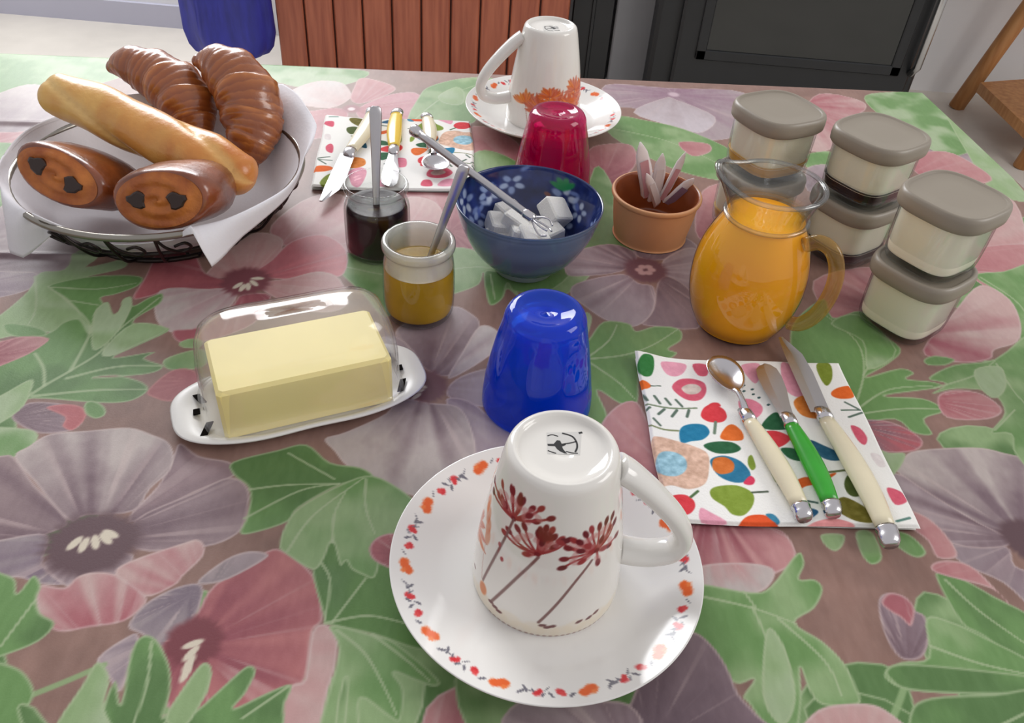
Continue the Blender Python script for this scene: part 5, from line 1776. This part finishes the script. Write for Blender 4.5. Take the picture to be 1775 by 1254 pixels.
def pain(label, face, back, w, h, tilt, yf, yb):
    A, B = aty(face[0], face[1], yf), aty(back[0], back[1], yb)
    t = thing('chocolate_roll', label, 'pastry', A, 0, 'chocolate-filled rolls')
    d = B - A
    L = np.linalg.norm(d)
    d /= L
    up_ = np.array([math.sin(tilt) * .9, 0, 1.0])
    b = np.cross(d, up_)
    b /= np.linalg.norm(b)
    a = np.cross(b, d)
    # the roll's end faces towards the viewer, wider than tall
    rings = []
    for k, s_ in ((0, .89), (.02, .96), (.07, 1.0), (.2, 1.04), (.45, 1.07), (.7, 1.03), (.88, .93), (.97, .75), (1.0, .45)):
        rg = []
        for q in np.linspace(0, 2 * math.pi, 32, endpoint=False):
            r = 1 + .03 * math.sin(3 * q + k * 7)
            rg.append(d * L * k + s_ * r * (w * np.sign(math.cos(q)) * abs(math.cos(q)) ** .85 * b + h * np.sign(math.sin(q)) * abs(math.sin(q)) ** .9 * a))
        rings.append(rg)
    mk('crust', *loft_rings(rings), choc_bread_m, t)
    # rolled end: a spiral ridge in relief
    rows = []
    N = 56
    for r in np.linspace(0, 1, 16):
        row = []
        for q in np.linspace(0, 2 * math.pi, N, endpoint=False):
            rel = 0.0012 * math.sin(r * 13 - q) * (1 - r * .35) + 0.0030 * (1 - r * r)
            row.append(-d * (0.0006 + rel) + 0.90 * r * (w * math.cos(q) * b + h * math.sin(q) * a))
        rows.append(row)
    finish('rolled_end', grid_mesh('rolled_end', np.array(rows), True), end_m, t)
    for sx in (-1, 1):
        V, Fc = loft_rings([[c + (sx * w * .40) * b + h * (.02 - .06 * sx) * a + rr * (1 + .16 * math.sin(3 * q + sx) + .1 * math.sin(5 * q)) * (math.cos(q) * b * 1.15 + math.sin(q) * a) for q in np.linspace(0, 2 * math.pi, 14, endpoint=False)]
                            for c, rr in ((d * .012, .0062), (-d * .0042, .0064), (-d * .0050, .0052))])
        mk('chocolate_bar', V, Fc, choc_m, t, smooth=False)
    return t


pain('chocolate-filled roll at the left edge of the basket', (100, 305), (196, 306), .0385, .0205, .30, .565, .628)
pain('chocolate-filled roll at the front of the basket above its rim', (276, 347), (348, 322), .0385, .0230, -.22, .540, .604)

# ------------------------------------------------------------------ behind the table
plank_m = mat('reddish_wood', (172, 98, 70), 0.4, col2=(144, 74, 52), nscale=5, stretch=(14, 14, 1))
groove_m = mat('dark_groove_wood', (92, 46, 32), 0.6)
yC = 2.62
x0c, x1c = float(aty(477, 40, yC)[0]), float(aty(984, 60, yC)[0])
cab = thing('cupboard', 'reddish wooden cupboard with upright plank front behind the table', 'cupboard', ((x0c + x1c) / 2, yC + .2, FLOOR_Z))
cw = x1c - x0c
box('carcass', (0, 0.015, 0.46), (cw, 0.38, 0.92), groove_m, cab)
npl = 10
pw = cw / npl
for i in range(npl):
    box('plank', (-cw / 2 + pw * (i + .5), -0.181, 0.47), (pw - 0.006, 0.018, 0.86), plank_m, cab, 0.004)
box('top_board', (0, 0, 0.935), (cw + .03, 0.42, 0.03), plank_m, cab, .004)
tube('hanging_cord', [(cw / 2 - .012, -.20, .95), (cw / 2 - .012, -.205, .8), (cw / 2 - .010, -.205, .6), (cw / 2 - .008, -.205, .40)], .004, mat('beige_cord', (196, 180, 140), .8), cab, 6)
# stove
st_m = mat('black_cast_iron', (26, 28, 30), 0.4, spec=0.5, noise=0.2, nscale=20)
st_g = mat('stove_glass', (34, 36, 34), 0.08, spec=0.6)
fire_grey = mat('pale_firebrick', (120, 120, 122), 0.7, noise=0.1, nscale=8)
yS = 2.55
xa, xb = float(aty(1138, 60, yS)[0]), float(aty(1622, 80, yS)[0])
sw = xb - xa
stv = thing('wood_stove', 'black cast-iron wood stove with a glass door behind the table', 'stove', ((xa + xb) / 2, yS + .25, FLOOR_Z))
box('body', (0, 0.02, 0.47), (sw, 0.44, 0.78), st_m, stv, .012)
box('top_plate', (0, 0, 0.875), (sw + .05, 0.50, 0.03), st_m, stv, .008)
for sx in (-1, 1):
    for sy in (-1, 1):
        box('foot', (sx * (sw / 2 - .05), sy * .17, 0.04), (.05, .05, .08), st_m, stv, .006)
door = box('door', (0.02, -0.212, 0.47), (sw - .10, 0.03, 0.66), st_m, stv, .008)
fr = [box('door_glass', (0.03, -0.2285, 0.50), (sw - .26, 0.006, 0.46), st_g, door)]
for (cx, cz, wx_, hz) in ((0.03, .745, sw - .2, .03), (0.03, .255, sw - .2, .03), (0.03 - (sw - .23) / 2, .5, .03, .52), (0.03 + (sw - .23) / 2, .5, .03, .52)):
    box('door_frame', (cx, -0.232, cz), (wx_, .012, hz), st_m, door, .003)
hx = sw / 2 - .035
tube('door_handle', [(hx, -.23, .25), (hx, -.265, .28), (hx, -.265, .62), (hx, -.23, .65)], .011, mat('chrome_handle', (190, 190, 190), .2, metal=1), door, 8)
box('blue_glint', (sw / 2 - .16, -.25, .62), (.06, .03, .05), mat('blue_glint_paint', (70, 80, 190), .25), door, .01)  # blue block stands in for a blue reflection on the stove
# pale pillar and a black sheet standing in for the gap's shade
xg0, xg1 = float(aty(1063, 60, 2.7)[0]), float(aty(1130, 60, 2.7)[0])
pil = thing('hearth_pillar', 'pale grey masonry pillar between the cupboard and the stove', 'pillar', ((xg0 + xg1) / 2, 2.80, FLOOR_Z))
box('shaft', (0, 0, .5), (xg1 - xg0, .2, 1.0), fire_grey, pil, .004)
box('plinth', (0, 0, .05), (xg1 - xg0 + .01, .21, .10), mat('pale_plinth', (150, 150, 152), .7), pil, .004)
xk0, xk1 = x1c + .012, xg0 - .006
gap = thing('gap_shade', 'black sheet added for the shade in the gap beside the wooden cupboard', 'panel', ((xk0 + xk1) / 2, 2.74, FLOOR_Z))
box('sheet', (0, 0, .46), (xk1 - xk0, .05, .92), st_m, gap, .003)
box('edge_strip', (0, -.028, .46), (.012, .008, .90), st_m, gap, .002)
# blue bag hanging from the cupboard side
bag_m = mat('blue_cloth_bag', (44, 48, 150), 0.55, noise=0.35, nscale=9, stretch=(6, 6, 1.2))
yb_ = 2.60
bx0, bx1 = float(aty(316, 40, yb_)[0]), float(aty(474, 60, yb_)[0])
zb = float(aty(395, 92, yb_)[2])
bagw = (bx1 - bx0) / 2
bag = thing('blue_bag', 'blue cloth bag hanging beside the wooden cupboard', 'bag', ((bx0 + bx1) / 2, yb_, zb))
rings = []
for k, s_ in ((0, .66), (.015, .82), (.05, .93), (.12, 1.0), (.45, .97), (.75, .8), (1.0, .55)):
    rings.append([(bagw * s_ * math.cos(q) * (1 + .05 * math.sin(7 * q + k * 3)), .07 * s_ * math.sin(q) * (1 + .25 * math.sin(6 * q + k * 4)), .62 * k) for q in np.linspace(0, 2 * math.pi, 48, endpoint=False)])
mk('sack', *loft_rings(rings), bag_m, bag)
for sx in (-1, 1):
    tube('strap', spline([(sx * bagw * .4, 0, .60), (sx * bagw * .3, 0, .78), (bagw * .9, 0.02, .93)], 6), .008, bag_m, bag, 6)
tube('hook', [(bagw * .9, .02, .93), (bagw * 1.02, .03, .945), (bagw * 1.06, .06, .945)], .006, steel, bag, 6)
# wooden side table by the wall
oak = mat('oak', (200, 146, 92), 0.5, col2=(176, 118, 68), nscale=6, stretch=(10, 10, 1.5))
f0 = at(1657, 186, FLOOR_Z)
l1 = aty(1775, 22, f0[1] - .02)
sdt = thing('wooden_stand', 'brown wooden stand with a slanted leg and low shelf by the white wall', 'stand', (f0[0], f0[1], FLOOR_Z))
dleg = (l1 - f0) / (l1[2] - f0[2])
pth = [np.array([dleg[0] * z, dleg[1] * z, z]) for z in (0, .2, .45, .7)]
tube('leg', pth, .028, oak, sdt, 8)
s0, s1 = at(1692, 160, FLOOR_Z + .10) - f0, at(1778, 244, FLOOR_Z + .10) - f0
s0[2] = s1[2] = .10
e_ = np.array([.42, .16, 0])
V = [s0, s1, s1 + e_, s0 + e_]
V = [tuple(v) for v in V] + [tuple(v + np.array([0, 0, .035])) for v in V]
mk('low_shelf', V, [(3, 2, 1, 0), (4, 5, 6, 7), (0, 1, 5, 4), (1, 2, 6, 5), (2, 3, 7, 6), (3, 0, 4, 7)], oak, sdt, smooth=False)
l2 = at(1768, 290, FLOOR_Z) - f0
l2[2] = 0
tube('leg', [l2, l2 + [.03, 0, .2], l2 + [.075, 0, .45], l2 + [.115, .0, .7]], .024, oak, sdt, 8)
tube('leg', [np.array([.50, .02, 0]), np.array([.44, .0, .35]), np.array([.40, -.02, .7])], .024, oak, sdt, 8)
box('top', (.25, -.16, .715), (.56, .62, .03), oak, sdt, .006)
